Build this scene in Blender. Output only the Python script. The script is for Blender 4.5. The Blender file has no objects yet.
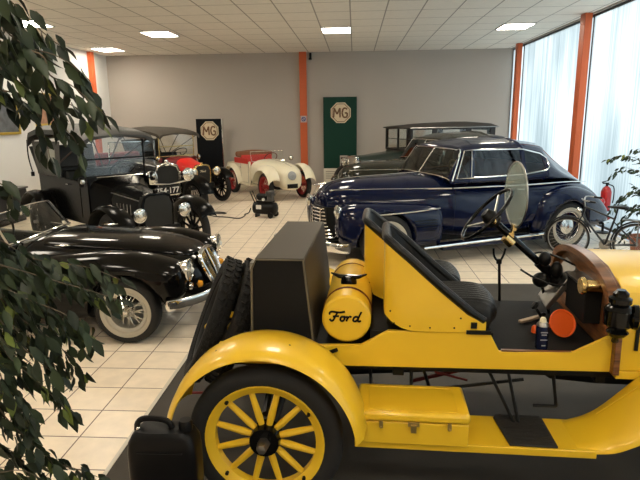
import bpy, bmesh, math, random
from mathutils import Vector, Matrix, Euler
random.seed(7)
PI = math.pi
SC = bpy.context.scene
COL = SC.collection
R = math.radians

# ---------------------------------------------------------------- camera
cam_d = bpy.data.cameras.new('camera')
cam_d.sensor_width = 36.0
cam_d.lens = 554.03 / 640 * 36.0
cam_d.clip_start = 0.05
cam = bpy.data.objects.new('camera', cam_d)
COL.objects.link(cam)
yaw, pitch, roll = R(3.657), R(12.58), R(-0.692)
fw = Vector((-math.sin(yaw) * math.cos(pitch), math.cos(yaw) * math.cos(pitch), -math.sin(pitch)))
rt = Vector((math.cos(yaw), math.sin(yaw), 0))
up = rt.cross(fw)
rt2 = rt * math.cos(roll) + up * math.sin(roll)
up2 = -rt * math.sin(roll) + up * math.cos(roll)
m = Matrix((rt2, up2, -fw)).transposed().to_4x4()
m.translation = Vector((0, 0, 1.93))
cam.matrix_world = m
SC.camera = cam

# ---------------------------------------------------------------- world, daylight, exposure
SC.view_settings.view_transform = 'Standard'
SC.view_settings.look = 'None'
SC.view_settings.gamma = 1.0
SC.view_settings.use_curve_mapping = False
SC.view_settings.exposure = 0.33
world = bpy.data.worlds.new('sky')
SC.world = world
world.use_nodes = True
world.node_tree.nodes['Background'].inputs[0].default_value = (0.80, 0.90, 1.0, 1)
world.node_tree.nodes['Background'].inputs[1].default_value = 0.7


def area(name, loc, rot, sx, sy, power, color):
    d = bpy.data.lights.new(name, 'AREA')
    d.shape = 'RECTANGLE'; d.size = sx; d.size_y = sy; d.energy = power; d.color = color
    o = bpy.data.objects.new(name, d); COL.objects.link(o)
    o.location = loc; o.rotation_euler = rot
    return o


# overcast daylight standing outside the glass wall, shining in
area('daylight', (5.6, 6.0, 2.1), (0, R(90), 0), 4.2, 22.0, 400, (1.0, 0.98, 0.98))
PANEL_STRENGTH = 26.0

# ---------------------------------------------------------------- materials
MATS = {}


def mat(name, col, rough=0.5, metal=0.0, coat=0.0, spec=0.5, var=0.0, vscale=6.0, bump=0.0, bscale=60.0, emit=None, es=0.0, trans=0.0, alpha=1.0, ior=1.45):
    if name in MATS: return MATS[name]
    M = bpy.data.materials.new(name); M.use_nodes = True
    nt = M.node_tree; b = nt.nodes['Principled BSDF']
    c = (*col, 1)
    b.inputs['Base Color'].default_value = c
    b.inputs['Roughness'].default_value = rough
    b.inputs['Metallic'].default_value = metal
    b.inputs['Coat Weight'].default_value = coat
    b.inputs['Coat Roughness'].default_value = 0.03
    b.inputs['Specular IOR Level'].default_value = spec
    b.inputs['Transmission Weight'].default_value = trans
    b.inputs['IOR'].default_value = ior
    b.inputs['Alpha'].default_value = alpha
    tc = nt.nodes.new('ShaderNodeTexCoord')
    if var > 0:
        n = nt.nodes.new('ShaderNodeTexNoise'); n.inputs['Scale'].default_value = vscale; n.inputs['Detail'].default_value = 5
        r = nt.nodes.new('ShaderNodeMapRange'); r.inputs['To Min'].default_value = 1 - var; r.inputs['To Max'].default_value = 1 + var
        mx = nt.nodes.new('ShaderNodeVectorMath'); mx.operation = 'SCALE'; mx.inputs[0].default_value = col
        nt.links.new(tc.outputs['Object'], n.inputs['Vector']); nt.links.new(n.outputs['Fac'], r.inputs['Value'])
        nt.links.new(r.outputs['Result'], mx.inputs['Scale']); nt.links.new(mx.outputs[0], b.inputs['Base Color'])
    if bump > 0:
        n2 = nt.nodes.new('ShaderNodeTexNoise'); n2.inputs['Scale'].default_value = bscale; n2.inputs['Detail'].default_value = 3
        bp = nt.nodes.new('ShaderNodeBump'); bp.inputs['Strength'].default_value = bump; bp.inputs['Distance'].default_value = 0.01
        nt.links.new(tc.outputs['Object'], n2.inputs['Vector']); nt.links.new(n2.outputs['Fac'], bp.inputs['Height']); nt.links.new(bp.outputs[0], b.inputs['Normal'])
    if emit:
        b.inputs['Emission Color'].default_value = (*emit, 1); b.inputs['Emission Strength'].default_value = es
    MATS[name] = M
    return M


YEL = mat('yellow_paint', (0.80, 0.50, 0.022), 0.35, coat=0.35, var=0.05, vscale=3)
BLACKP = mat('black_paint', (0.003, 0.003, 0.003), 0.10, spec=0.28)
BLACKS = mat('black_satin', (0.005, 0.005, 0.005), 0.4, spec=0.3, var=0.2)
BLACKM = mat('black_board_and_trunk_shade', (0.008, 0.0075, 0.007), 0.7, spec=0.2, var=0.2, bump=0.1)
NAVY = mat('navy_paint', (0.003, 0.006, 0.028), 0.10, spec=0.42)
SEDANP = mat('dark_olive_paint', (0.022, 0.022, 0.015), 0.15, spec=0.5)
CREAM = mat('cream_paint', (0.80, 0.74, 0.56), 0.3, coat=0.4)
REDP = mat('red_paint', (0.72, 0.025, 0.02), 0.35, coat=0.3)
MAROON = mat('maroon_paint', (0.16, 0.015, 0.015), 0.4)
CHROME = mat('chrome', (0.78, 0.77, 0.74), 0.12, metal=1.0)
STEEL = mat('dull_steel', (0.35, 0.34, 0.32), 0.35, metal=1.0, var=0.15)
BRASS = mat('brass', (0.72, 0.52, 0.22), 0.25, metal=1.0)
RUBBER = mat('rubber', (0.012, 0.0115, 0.011), 0.75, var=0.25, vscale=20)
TREAD = mat('tread_rubber', (0.008, 0.0075, 0.007), 0.7, spec=0.25, bump=0.8, bscale=90)
WHITEW = mat('whitewall_rubber', (0.46, 0.42, 0.34), 0.6, var=0.1)
LEATHER = mat('black_leather', (0.005, 0.0055, 0.0055), 0.33, spec=0.35, bump=0.3, bscale=120)
CLOTHTOP = mat('canvas_top', (0.045, 0.045, 0.042), 0.5, bump=0.3, bscale=200)
CLOTHTAN = mat('khaki_canvas', (0.055, 0.046, 0.034), 0.8, bump=0.3, bscale=200)
TRUNKM = mat('trunk_fabric', (0.046, 0.036, 0.024), 0.55, spec=0.25, bump=0.2, bscale=200, var=0.1)
REDLEA = mat('red_leather', (0.55, 0.03, 0.02), 0.5)
BROWNC = mat('brown_cloth', (0.23, 0.10, 0.05), 0.8)
ORANGEP = mat('orange_paint', (0.60, 0.12, 0.035), 0.5, var=0.05)
ORANGEF = mat('orange_plastic', (0.85, 0.12, 0.015), 0.4)
GREEN = mat('green_board', (0.008, 0.045, 0.030), 0.6, spec=0.2)
BLKBOARD = mat('black_board', (0.005, 0.006, 0.008), 0.5, spec=0.15)
LOGOC = mat('logo_cream', (0.72, 0.60, 0.42), 0.6)
LOGOB = mat('logo_brown', (0.16, 0.075, 0.03), 0.6)
WHITEP = mat('white_paint', (0.75, 0.73, 0.68), 0.5)
PAPER = mat('paper', (0.66, 0.62, 0.52), 0.7, var=0.1)
GOLD = mat('gilt_frame', (0.62, 0.45, 0.08), 0.35, metal=0.6)
PICD = mat('picture_dark', (0.10, 0.11, 0.12), 0.6, var=0.8, vscale=9)
PICW = mat('picture_warm', (0.45, 0.25, 0.16), 0.6, var=0.7, vscale=9)
REDROD = mat('red_oxide', (0.16, 0.012, 0.010), 0.5)
TERRA = mat('terracotta', (0.42, 0.13, 0.06), 0.7, var=0.15)
SOIL = mat('soil', (0.03, 0.02, 0.012), 0.9, bump=0.8)
BARK = mat('bark', (0.10, 0.075, 0.05), 0.8, bump=0.5)
AMBER = mat('amber_lens', (0.85, 0.35, 0.02), 0.15)
EXTRED = mat('extinguisher_red', (0.50, 0.02, 0.02), 0.3, coat=0.3)
CANBLUE = mat('can_blue', (0.012, 0.018, 0.055), 0.25, metal=0.3)
WOODP = mat('pale_wood', (0.55, 0.42, 0.30), 0.6, var=0.15)
LENS = mat('lamp_lens', (0.70, 0.68, 0.60), 0.15, metal=0.75)
BLUEG = mat('plastic_blue', (0.02, 0.06, 0.25), 0.4)


def wood_mat():
    M = bpy.data.materials.new('varnished_wood'); M.use_nodes = True; nt = M.node_tree; b = nt.nodes['Principled BSDF']
    tc = nt.nodes.new('ShaderNodeTexCoord'); mp = nt.nodes.new('ShaderNodeMapping'); mp.inputs['Scale'].default_value = (1, 2, 14)
    n = nt.nodes.new('ShaderNodeTexNoise'); n.inputs['Scale'].default_value = 5; n.inputs['Detail'].default_value = 6
    cr = nt.nodes.new('ShaderNodeValToRGB'); cr.color_ramp.elements[0].color = (0.06, 0.020, 0.007, 1); cr.color_ramp.elements[1].color = (0.26, 0.105, 0.034, 1)
    cr.color_ramp.elements[0].position = 0.3; cr.color_ramp.elements[1].position = 0.7
    nt.links.new(tc.outputs['Object'], mp.inputs[0]); nt.links.new(mp.outputs[0], n.inputs['Vector']); nt.links.new(n.outputs['Fac'], cr.inputs[0]); nt.links.new(cr.outputs[0], b.inputs['Base Color'])
    b.inputs['Roughness'].default_value = 0.3
    return M


WOOD = wood_mat()


def glass_mat(name, tint, fac):
    """thin pane: mostly see-through, part mirror"""
    M = bpy.data.materials.new(name); M.use_nodes = True; nt = M.node_tree
    for n in list(nt.nodes):
        if n.type != 'OUTPUT_MATERIAL': nt.nodes.remove(n)
    out = nt.nodes['Material Output']
    t = nt.nodes.new('ShaderNodeBsdfTransparent'); t.inputs[0].default_value = (*tint, 1)
    g = nt.nodes.new('ShaderNodeBsdfGlossy'); g.inputs['Roughness'].default_value = 0.03; g.inputs[0].default_value = (0.9, 0.95, 1, 1)
    fr = nt.nodes.new('ShaderNodeFresnel'); fr.inputs[0].default_value = 1.5
    ad = nt.nodes.new('ShaderNodeMath'); ad.operation = 'ADD'; ad.inputs[1].default_value = fac; ad.use_clamp = True
    mx = nt.nodes.new('ShaderNodeMixShader')
    nt.links.new(fr.outputs[0], ad.inputs[0]); nt.links.new(ad.outputs[0], mx.inputs[0]); nt.links.new(t.outputs[0], mx.inputs[1]); nt.links.new(g.outputs[0], mx.inputs[2])
    nt.links.new(mx.outputs[0], out.inputs['Surface'])
    return M


GLASS = glass_mat('clear_glass', (0.80, 0.82, 0.80), 0.0)
CARGLASS = glass_mat('car_glass', (0.38, 0.40, 0.36), 0.0)
MONO = mat('monocle_glass', (0.42, 0.50, 0.44), 0.25, alpha=0.42)


def clear_mat(name, tint, fac):
    M = bpy.data.materials.new(name); M.use_nodes = True; nt = M.node_tree
    for n in list(nt.nodes):
        if n.type != 'OUTPUT_MATERIAL': nt.nodes.remove(n)
    t = nt.nodes.new('ShaderNodeBsdfTransparent'); t.inputs[0].default_value = (*tint, 1)
    g = nt.nodes.new('ShaderNodeBsdfGlossy'); g.inputs['Roughness'].default_value = 0.05
    mx = nt.nodes.new('ShaderNodeMixShader'); mx.inputs[0].default_value = fac
    nt.links.new(t.outputs[0], mx.inputs[1]); nt.links.new(g.outputs[0], mx.inputs[2]); nt.links.new(mx.outputs[0], nt.nodes['Material Output'].inputs['Surface'])
    return M


OLDGLASS = clear_mat('old_flat_glass', (0.93, 0.93, 0.90), 0.05)
BLACKV = mat('old_black_enamel', (0.0028, 0.0028, 0.0028), 0.22, spec=0.16)


def frosted_mat():
    """ribbed translucent glazing of the window wall"""
    M = bpy.data.materials.new('ribbed_glazing'); M.use_nodes = True; nt = M.node_tree
    for n in list(nt.nodes):
        if n.type != 'OUTPUT_MATERIAL': nt.nodes.remove(n)
    out = nt.nodes['Material Output']
    tc = nt.nodes.new('ShaderNodeTexCoord')
    mp = nt.nodes.new('ShaderNodeMapping'); mp.inputs['Scale'].default_value = (1, 14, 0.06)
    n = nt.nodes.new('ShaderNodeTexNoise'); n.inputs['Scale'].default_value = 2.5; n.inputs['Detail'].default_value = 4
    mp2 = nt.nodes.new('ShaderNodeMapping'); mp2.inputs['Scale'].default_value = (1, 0.9, 0.35)
    n2 = nt.nodes.new('ShaderNodeTexNoise'); n2.inputs['Scale'].default_value = 1.0; n2.inputs['Detail'].default_value = 2
    mul = nt.nodes.new('ShaderNodeMath'); mul.operation = 'MULTIPLY'
    cr = nt.nodes.new('ShaderNodeValToRGB')
    cr.color_ramp.elements[0].position = 0.16; cr.color_ramp.elements[0].color = (0.52, 0.58, 0.59, 1)
    cr.color_ramp.elements[1].position = 0.38; cr.color_ramp.elements[1].color = (0.88, 0.93, 0.93, 1)
    t = nt.nodes.new('ShaderNodeBsdfTransparent'); tr = nt.nodes.new('ShaderNodeBsdfTranslucent'); mx = nt.nodes.new('ShaderNodeMixShader'); mx.inputs[0].default_value = 0.72
    L = nt.links.new
    L(tc.outputs['Object'], mp.inputs[0]); L(tc.outputs['Object'], mp2.inputs[0]); L(mp.outputs[0], n.inputs['Vector']); L(mp2.outputs[0], n2.inputs['Vector'])
    L(n.outputs['Fac'], mul.inputs[0]); L(n2.outputs['Fac'], mul.inputs[1]); L(mul.outputs[0], cr.inputs[0])
    L(cr.outputs[0], t.inputs[0]); L(cr.outputs[0], tr.inputs[0]); L(t.outputs[0], mx.inputs[1]); L(tr.outputs[0], mx.inputs[2]); L(mx.outputs[0], out.inputs['Surface'])
    return M


def tile_mat(name, c1, c2, grout, sx, sy, ox, oy, mortar, rough, noise=0.06, gloss_coat=0.0):
    M = bpy.data.materials.new(name); M.use_nodes = True; nt = M.node_tree; b = nt.nodes['Principled BSDF']
    L = nt.links.new
    tc = nt.nodes.new('ShaderNodeTexCoord')
    mp = nt.nodes.new('ShaderNodeMapping'); mp.vector_type = 'POINT'; mp.inputs['Location'].default_value = (-ox, -oy, 0)
    br = nt.nodes.new('ShaderNodeTexBrick'); br.offset = 0; br.squash = 1; br.inputs['Scale'].default_value = 1
    br.inputs['Brick Width'].default_value = sx; br.inputs['Row Height'].default_value = sy; br.inputs['Mortar Size'].default_value = mortar
    br.inputs['Mortar Smooth'].default_value = 0.1
    br.inputs['Color1'].default_value = (*c1, 1); br.inputs['Color2'].default_value = (*c2, 1); br.inputs['Mortar'].default_value = (*grout, 1)
    n = nt.nodes.new('ShaderNodeTexNoise'); n.inputs['Scale'].default_value = 9; n.inputs['Detail'].default_value = 6
    r = nt.nodes.new('ShaderNodeMapRange'); r.inputs['From Min'].default_value = 0.3; r.inputs['From Max'].default_value = 0.7; r.inputs['To Min'].default_value = 1 - noise; r.inputs['To Max'].default_value = 1 + noise
    mx = nt.nodes.new('ShaderNodeVectorMath'); mx.operation = 'SCALE'
    L(tc.outputs['Object'], mp.inputs[0]); L(mp.outputs[0], br.inputs['Vector']); L(tc.outputs['Object'], n.inputs['Vector']); L(n.outputs['Fac'], r.inputs['Value'])
    L(br.outputs['Color'], mx.inputs[0]); L(r.outputs[0], mx.inputs['Scale']); L(mx.outputs[0], b.inputs['Base Color'])
    b.inputs['Roughness'].default_value = rough; b.inputs['Coat Weight'].default_value = gloss_coat
    bp = nt.nodes.new('ShaderNodeBump'); bp.invert = True; bp.inputs['Strength'].default_value = 0.4; bp.inputs['Distance'].default_value = 0.004
    L(br.outputs['Fac'], bp.inputs['Height']); L(bp.outputs[0], b.inputs['Normal'])
    return M


# ---------------------------------------------------------------- mesh helpers
def basis(axis):
    z = Vector(axis).normalized()
    t = Vector((0, 0, 1)) if abs(z.z) < 0.9 else Vector((1, 0, 0))
    x = t.cross(z).normalized(); y = z.cross(x)
    return x, y, z


class MB:
    def __init__(s): s.v = []; s.f = []

    def add(s, vs, fs):
        o = len(s.v); s.v += [tuple(v) for v in vs]; s.f += [tuple(i + o for i in f) for f in fs]; return s

    def box(s, c, d, rot=(0, 0, 0)):
        e = Euler(rot).to_matrix(); c = Vector(c)
        vs = [c + e @ Vector((x * d[0] / 2, y * d[1] / 2, z * d[2] / 2)) for x in (-1, 1) for y in (-1, 1) for z in (-1, 1)]
        return s.add(vs, [(0, 1, 3, 2), (4, 6, 7, 5), (0, 4, 5, 1), (2, 3, 7, 6), (0, 2, 6, 4), (1, 5, 7, 3)])

    def bb(s, x0, x1, y0, y1, z0, z1):
        return s.box(((x0 + x1) / 2, (y0 + y1) / 2, (z0 + z1) / 2), (x1 - x0, y1 - y0, z1 - z0))

    def loft(s, rings, caps=True, closed=True):
        n = len(rings[0]); vs = [p for r in rings for p in r]; fs = []
        for i in range(len(rings) - 1):
            for j in range(n if closed else n - 1):
                k = (j + 1) % n
                fs.append((i * n + j, i * n + k, (i + 1) * n + k, (i + 1) * n + j))
        if caps: fs.append(tuple(range(n - 1, -1, -1))); fs.append(tuple((len(rings) - 1) * n + j for j in range(n)))
        return s.add(vs, fs)

    def tube(s, p0, p1, r0, r1=None, n=12):
        r1 = r0 if r1 is None else r1
        p0, p1 = Vector(p0), Vector(p1); x, y, z = basis(p1 - p0)
        ring = lambda p, r: [p + x * r * math.cos(2 * PI * i / n) + y * r * math.sin(2 * PI * i / n) for i in range(n)]
        return s.loft([ring(p0, r0), ring(p1, r1)])

    def lathe(s, prof, c, axis, n=24):
        c = Vector(c); x, y, z = basis(axis)
        return s.loft([[c + z * h + x * r * math.cos(2 * PI * i / n) + y * r * math.sin(2 * PI * i / n) for i in range(n)] for r, h in prof])

    def path(s, pts, r, n=8, closed=False, flat=1.0, upv=None):
        pts = [Vector(p) for p in pts]; N = len(pts); rings = []; prev = None
        rr = r if hasattr(r, '__len__') else [r] * N
        for i, p in enumerate(pts):
            a = pts[(i - 1) % N] if (closed or i > 0) else p; b = pts[(i + 1) % N] if (closed or i < N - 1) else p
            t = (b - a).normalized()
            if prev is None:
                x, y, z = basis(t)
                if upv is not None:
                    y = Vector(upv); y = (y - t * y.dot(t)).normalized(); x = y.cross(t).normalized()
            else:
                x = (prev - t * prev.dot(t)).normalized(); y = t.cross(x)
            prev = x
            rings.append([p + x * rr[i] * math.cos(2 * PI * k / n) + y * rr[i] * flat * math.sin(2 * PI * k / n) for k in range(n)])
        if closed: rings.append(rings[0])
        return s.loft(rings, caps=not closed)

    def torus(s, c, axis, Rr, r, n=40, m=12, a0=0, a1=2 * PI, flat=1.0):
        c = Vector(c); x, y, z = basis(axis); full = abs(a1 - a0 - 2 * PI) < 1e-6
        rings = []
        for i in range(n + 1):
            a = a0 + (a1 - a0) * i / n; d = x * math.cos(a) + y * math.sin(a)
            rings.append([c + d * (Rr + r * math.cos(2 * PI * k / m)) + z * r * flat * math.sin(2 * PI * k / m) for k in range(m)])
        return s.loft(rings, caps=not full)

    def prism(s, pts, d0, d1, plane='xz'):
        f = {'xz': lambda a, b, d: (a, d, b), 'yz': lambda a, b, d: (d, a, b), 'xy': lambda a, b, d: (a, b, d)}[plane]
        return s.loft([[f(a, b, d0) for a, b in pts], [f(a, b, d1) for a, b in pts]])

    def ell(s, c, rad, n=20, m=12):
        rings = []
        for i in range(1, m):
            t = PI * i / m
            rings.append([(c[0] + rad[0] * math.sin(t) * math.cos(2 * PI * k / n), c[1] + rad[1] * math.sin(t) * math.sin(2 * PI * k / n), c[2] + rad[2] * math.cos(t)) for k in range(n)])
        return s.loft(rings)

    def xf(s, M):
        s.v = [tuple(M @ Vector(v)) for v in s.v]; return s

    def mirror_y(s):
        o = len(s.v); nf = [tuple(i + o for i in reversed(f)) for f in s.f]
        s.v += [(v[0], -v[1], v[2]) for v in s.v]; s.f += nf; return s

    def build(s, name, material, parent=None, smooth=True, bevel=0.0, sub=0, ang=35, loc=None, rot=None, **props):
        me = bpy.data.meshes.new(name); me.from_pydata(s.v, [], s.f)
        bm = bmesh.new(); bm.from_mesh(me)
        bmesh.ops.remove_doubles(bm, verts=bm.verts, dist=1e-5)
        bmesh.ops.recalc_face_normals(bm, faces=bm.faces); bm.to_mesh(me); bm.free()
        me.materials.append(material)
        if smooth:
            me.shade_smooth(); me.set_sharp_from_angle(angle=R(ang))
        o = bpy.data.objects.new(name, me); COL.objects.link(o)
        if parent: o.parent = parent
        if loc: o.location = loc
        if rot: o.rotation_euler = rot
        if bevel:
            md = o.modifiers.new('bevel', 'BEVEL'); md.width = bevel; md.segments = 2; md.limit_method = 'ANGLE'; md.angle_limit = R(40)
        if sub:
            md = o.modifiers.new('sub', 'SUBSURF'); md.levels = sub; md.render_levels = sub
        for k, v in props.items(): o[k] = v
        return o


def cut(o, cutter):
    """subtract a cutter shape from a mesh for good; the cutter is removed again"""
    c = cutter.build('cutter', BLACKS)
    c.parent = o.parent
    md = o.modifiers.new('cut', 'BOOLEAN'); md.operation = 'DIFFERENCE'; md.object = c; md.solver = 'EXACT'
    dg = bpy.context.evaluated_depsgraph_get(); dg.update()
    me = bpy.data.meshes.new_from_object(o.evaluated_get(dg))
    o.modifiers.remove(md)
    o.data = me
    bpy.data.objects.remove(c, do_unlink=True)
    return o


def thing(name, label, cat, loc=(0, 0, 0), rz=0, group=None):
    o = bpy.data.objects.new(name, None); COL.objects.link(o)
    o.location = loc; o.rotation_euler = (0, 0, rz); o.empty_display_size = 0.1
    o['label'] = label; o['category'] = cat
    if group: o['group'] = group
    return o


def tag(o, label, cat, group=None):
    o['label'] = label; o['category'] = cat
    if group: o['group'] = group
    return o


def struct(o): o['kind'] = 'structure'; return o


def copy_tree(o, parent=None):
    c = o.copy(); COL.objects.link(c)
    if parent is not None: c.parent = parent
    for ch in list(o.children): copy_tree(ch, c)
    return c


def text_part(txt, name, material, parent, M, size, depth=0.002, shear=0.0, bold=0.0, sx=1.0):
    """letters as real thin geometry; M places the text's xy plane"""
    cu = bpy.data.curves.new(name, 'FONT'); cu.body = txt; cu.size = size; cu.extrude = depth; cu.shear = shear; cu.offset = bold
    cu.align_x = 'CENTER'; cu.align_y = 'CENTER'
    t = bpy.data.objects.new(name, cu); COL.objects.link(t)
    dg = bpy.context.evaluated_depsgraph_get(); dg.update()
    me = bpy.data.meshes.new_from_object(t.evaluated_get(dg))
    bpy.data.objects.remove(t, do_unlink=True)
    me.transform(M @ Matrix.Diagonal((sx, 1, 1, 1))); me.materials.clear(); me.materials.append(material)
    o = bpy.data.objects.new(name, me); COL.objects.link(o)
    if parent: o.parent = parent
    return o


def place(o, x, y, z):
    """matrix with columns = origin, right, up"""
    X = Vector(x).normalized(); Y = Vector(y).normalized(); Z = X.cross(Y)
    m = Matrix((X, Y, Z)).transposed().to_4x4(); m.translation = Vector(o); return m


def cr(pts, k=6, closed=False):
    """Catmull-Rom through points of any dimension"""
    P = [list(p) for p in pts]; N = len(P); out = []
    for i in range(N if closed else N - 1):
        a = P[(i - 1) % N] if (closed or i > 0) else P[0]; b = P[i]; c = P[(i + 1) % N]; d = P[(i + 2) % N] if (closed or i < N - 2) else P[-1]
        for j in range(k):
            t = j / k
            out.append([0.5 * (2 * q + (-p + r) * t + (2 * p - 5 * q + 4 * r - s_) * t * t + (-p + 3 * q - 3 * r + s_) * t ** 3) for p, q, r, s_ in zip(a, b, c, d)])
    if not closed: out.append(P[-1])
    return out


def ring(x, yc, w, zb, zt, n=2.6, N=28):
    out = []; zc = (zb + zt) / 2; h = (zt - zb) / 2
    for i in range(N):
        a = 2 * PI * (i + 0.5) / N; c, s_ = math.cos(a), math.sin(a)
        out.append((x, yc + w * math.copysign(abs(c) ** (2 / n), c), zc + h * math.copysign(abs(s_) ** (2 / n), s_)))
    return out


def hull(stations, k=5, n=2.6, N=28):
    """stations: (x, yc, halfwidth, zbottom, ztop[, n])"""
    st = [tuple(s_) + ((n,) if len(s_) == 5 else ()) for s_ in stations]
    return [ring(a[0], a[1], max(a[2], 0.004), a[3], max(a[4], a[3] + 0.005), max(1.4, a[5]), N) for a in cr(st, k)]


FORD = [  # strokes of the script word, width 3.2 x height 1
    [(-.12, .30), (-.02, .16), (.14, .14), (.30, .35), (.42, .62), (.58, .90)],
    [(-.10, .72), (-.12, .88), (.08, .99), (.45, .95), (.85, .93), (1.25, 1.02)],
    [(.18, .52), (.45, .56), (.72, .58)],
    [(1.10, .55), (.92, .50), (.84, .28), (.95, .12), (1.12, .18), (1.22, .38), (1.14, .55), (1.30, .50), (1.45, .52)],
    [(1.52, .58), (1.44, .32), (1.38, .12)], [(1.42, .28), (1.58, .50), (1.74, .56), (1.80, .48)],
    [(2.42, .50), (2.24, .56), (2.06, .46), (1.98, .24), (2.10, .12), (2.28, .18), (2.42, .40)],
    [(2.72, 1.02), (2.56, .70), (2.42, .34), (2.42, .15), (2.54, .12), (2.66, .22)],
]


def ford_script(M, size, r):
    b = MB()
    for st in FORD:
        p = [M @ Vector(((x - 1.3) * size, (y - .55) * size, 0)) for x, y in cr(st, 4)]
        b.path(p, r, n=6)
    return b


def wheel_face(part, r, x, y, z, side): pass


# ================================================================ ROOM
XR, XL, YB, YF, H = 4.2, -7.0, 15.95, -4.0, 3.66
FLOORM = tile_mat('floor_tiles', (0.84, 0.72, 0.56), (0.88, 0.76, 0.60), (0.16, 0.085, 0.055), 0.3195, 0.3195, -1.706 - 0.3195 * 40, 2.682 - 0.3195 * 40, 0.0045, 0.30, 0.07, 0.0)
CEILM = tile_mat('ceiling_tiles', (0.88, 0.83, 0.73), (0.90, 0.85, 0.75), (0.42, 0.38, 0.32), 0.6, 0.81, -0.68 - 0.6 * 30, 11.64 - 0.81 * 30, 0.012, 0.85, 0.03)
WALLM = mat('wall_plaster', (0.46, 0.42, 0.375), 0.8, var=0.03, vscale=1.2)
WALLW = mat('wall_plaster_white', (0.74, 0.74, 0.72), 0.75, var=0.02)
struct(MB().bb(XL, XR, YF, YB, -0.1, 0).build('floor', FLOORM, smooth=False))
struct(MB().bb(XL, XR, YF, YB, H, H + 0.12).build('ceiling', CEILM, smooth=False))
struct(MB().bb(XL, XR + 0.2, YB, YB + 0.15, -0.1, H + 0.1).build('wall_back', WALLM, smooth=False))
struct(MB().bb(XL - 0.15, XL, YF, YB + 0.15, -0.1, H + 0.1).build('wall_left', WALLW, smooth=False))
struct(MB().bb(XL - 0.15, XR + 0.2, YF - 0.15, YF, -0.1, H + 0.1).build('wall_front', WALLM, smooth=False))
struct(MB().bb(XR, XR + 0.2, YF, YB, H - 0.02, H + 0.1).build('wall_right', WALLM, smooth=False))
FROST = frosted_mat()
DARKAL = mat('dark_aluminium', (0.05, 0.05, 0.055), 0.4, metal=0.5)
ys = [-3.98, -1.45, 2.7, 6.75, 10.77, 14.95, 15.94]
for i in range(len(ys) - 1):
    y0, y1 = ys[i], ys[i + 1]
    w = MB().bb(XR + 0.06, XR + 0.075, y0 + 0.02, y1 - 0.02, 0.04, H - 0.05).build('window_%d' % (i + 1), FROST, smooth=False)
    struct(w)
    MB().bb(XR + 0.05, XR + 0.09, y0, y1, 0, 0.04).bb(XR + 0.05, XR + 0.09, y0, y1, H - 0.06, H - 0.02).bb(XR + 0.05, XR + 0.09, y0, y0 + 0.02, 0, H - 0.02).bb(XR + 0.05, XR + 0.09, y1 - 0.02, y1, 0, H - 0.02).build('window_frame', DARKAL, w, smooth=False)
# orange steel columns
k = 1
for (cx, cy, sx, sy) in [(XR - 0.075, 10.77, 0.14, 0.22), (XR - 0.07, 14.95, 0.13, 0.20), (-1.43, YB - 0.06, 0.20, 0.12), (XL + 0.05, 14.9, 0.10, 0.22), (XR - 0.09, 2.7, 0.17, 0.26), (XR - 0.09, -1.45, 0.17, 0.26), (XR - 0.09, 6.75, 0.1, 0.12)]:
    if abs(cy - 6.75) < .01: continue
    hb = MB()
    hb.box((cx - sx / 2 + 0.012, cy, H / 2), (0.02, sy, H - 0.002)) if sx < 0.19 else hb.box((cx, cy - sy / 2 + 0.012, H / 2), (sx, 0.02, H - 0.002))
    hb.box((cx, cy, H / 2), (sx * 0.9, sy * 0.86, H - 0.004))
    struct(hb.build('trim_%d' % k, ORANGEP, bevel=0.004)); k += 1
struct(MB().bb(XL, XR, YB - 0.015, YB, 0, 0.07).build('baseboard_back', mat('skirting_tile', (0.45, 0.38, 0.31), 0.4), smooth=False))
struct(MB().bb(XL, XL + 0.015, YF, YB, 0, 0.07).build('baseboard_left', MATS['skirting_tile'], smooth=False))

# ceiling light panels
EMIT = mat('light_diffuser', (0.9, 0.88, 0.8), 0.5, emit=(1.0, 0.90, 0.74), es=PANEL_STRENGTH)
FR = mat('panel_frame', (0.7, 0.7, 0.68), 0.5)
plabels = {(1, 2): 'bright square ceiling light panel above the orange wall column', (0, 2): 'bright ceiling light panel left of centre, above the touring cars',
           (2, 2): 'bright ceiling light panel nearest the glass wall', (-1, 3): 'small far ceiling light panel in the back left corner'}


def panel(x, y, lab):
    t = thing('ceiling_light', lab, 'ceiling light', (x, y, H), 0, 'ceiling light panels')
    MB().bb(-0.29, 0.29, -0.36, 0.36, -0.012, -0.006).build('diffuser', EMIT, t, smooth=False)
    f = MB()
    for a in ((-0.3, 0.3, -0.405, -0.36), (-0.3, 0.3, 0.36, 0.405), (-0.3, -0.285, -0.405, 0.405), (0.285, 0.3, -0.405, 0.405)): f.bb(a[0], a[1], a[2], a[3], -0.02, -0.001)
    f.build('frame', FR, t, smooth=False)


for x, y, lab in [(-0.38, 12.045, plabels[(1, 2)]), (-4.08, 12.045, plabels[(0, 2)]), (3.22, 12.045, plabels[(2, 2)]), (-6.28, 14.475, plabels[(-1, 3)]),
                  (-3.98, 8.0, 'ceiling light panel at the upper left picture edge beside the ficus'), (-5.98, 10.42, 'ceiling light panel seen between the hanging ficus leaves')]:
    panel(x, y, lab)
for x in (-4.0, -0.38, 3.22):
    for y in (4.35, 0.3, -2.6): panel(x, y, 'ceiling light panel overhead in the near half of the hall')
panel(-0.38, 8.0, 'ceiling light panel overhead in the near half of the hall')
panel(3.22, 8.0, 'ceiling light panel overhead in the near half of the hall')

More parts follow.
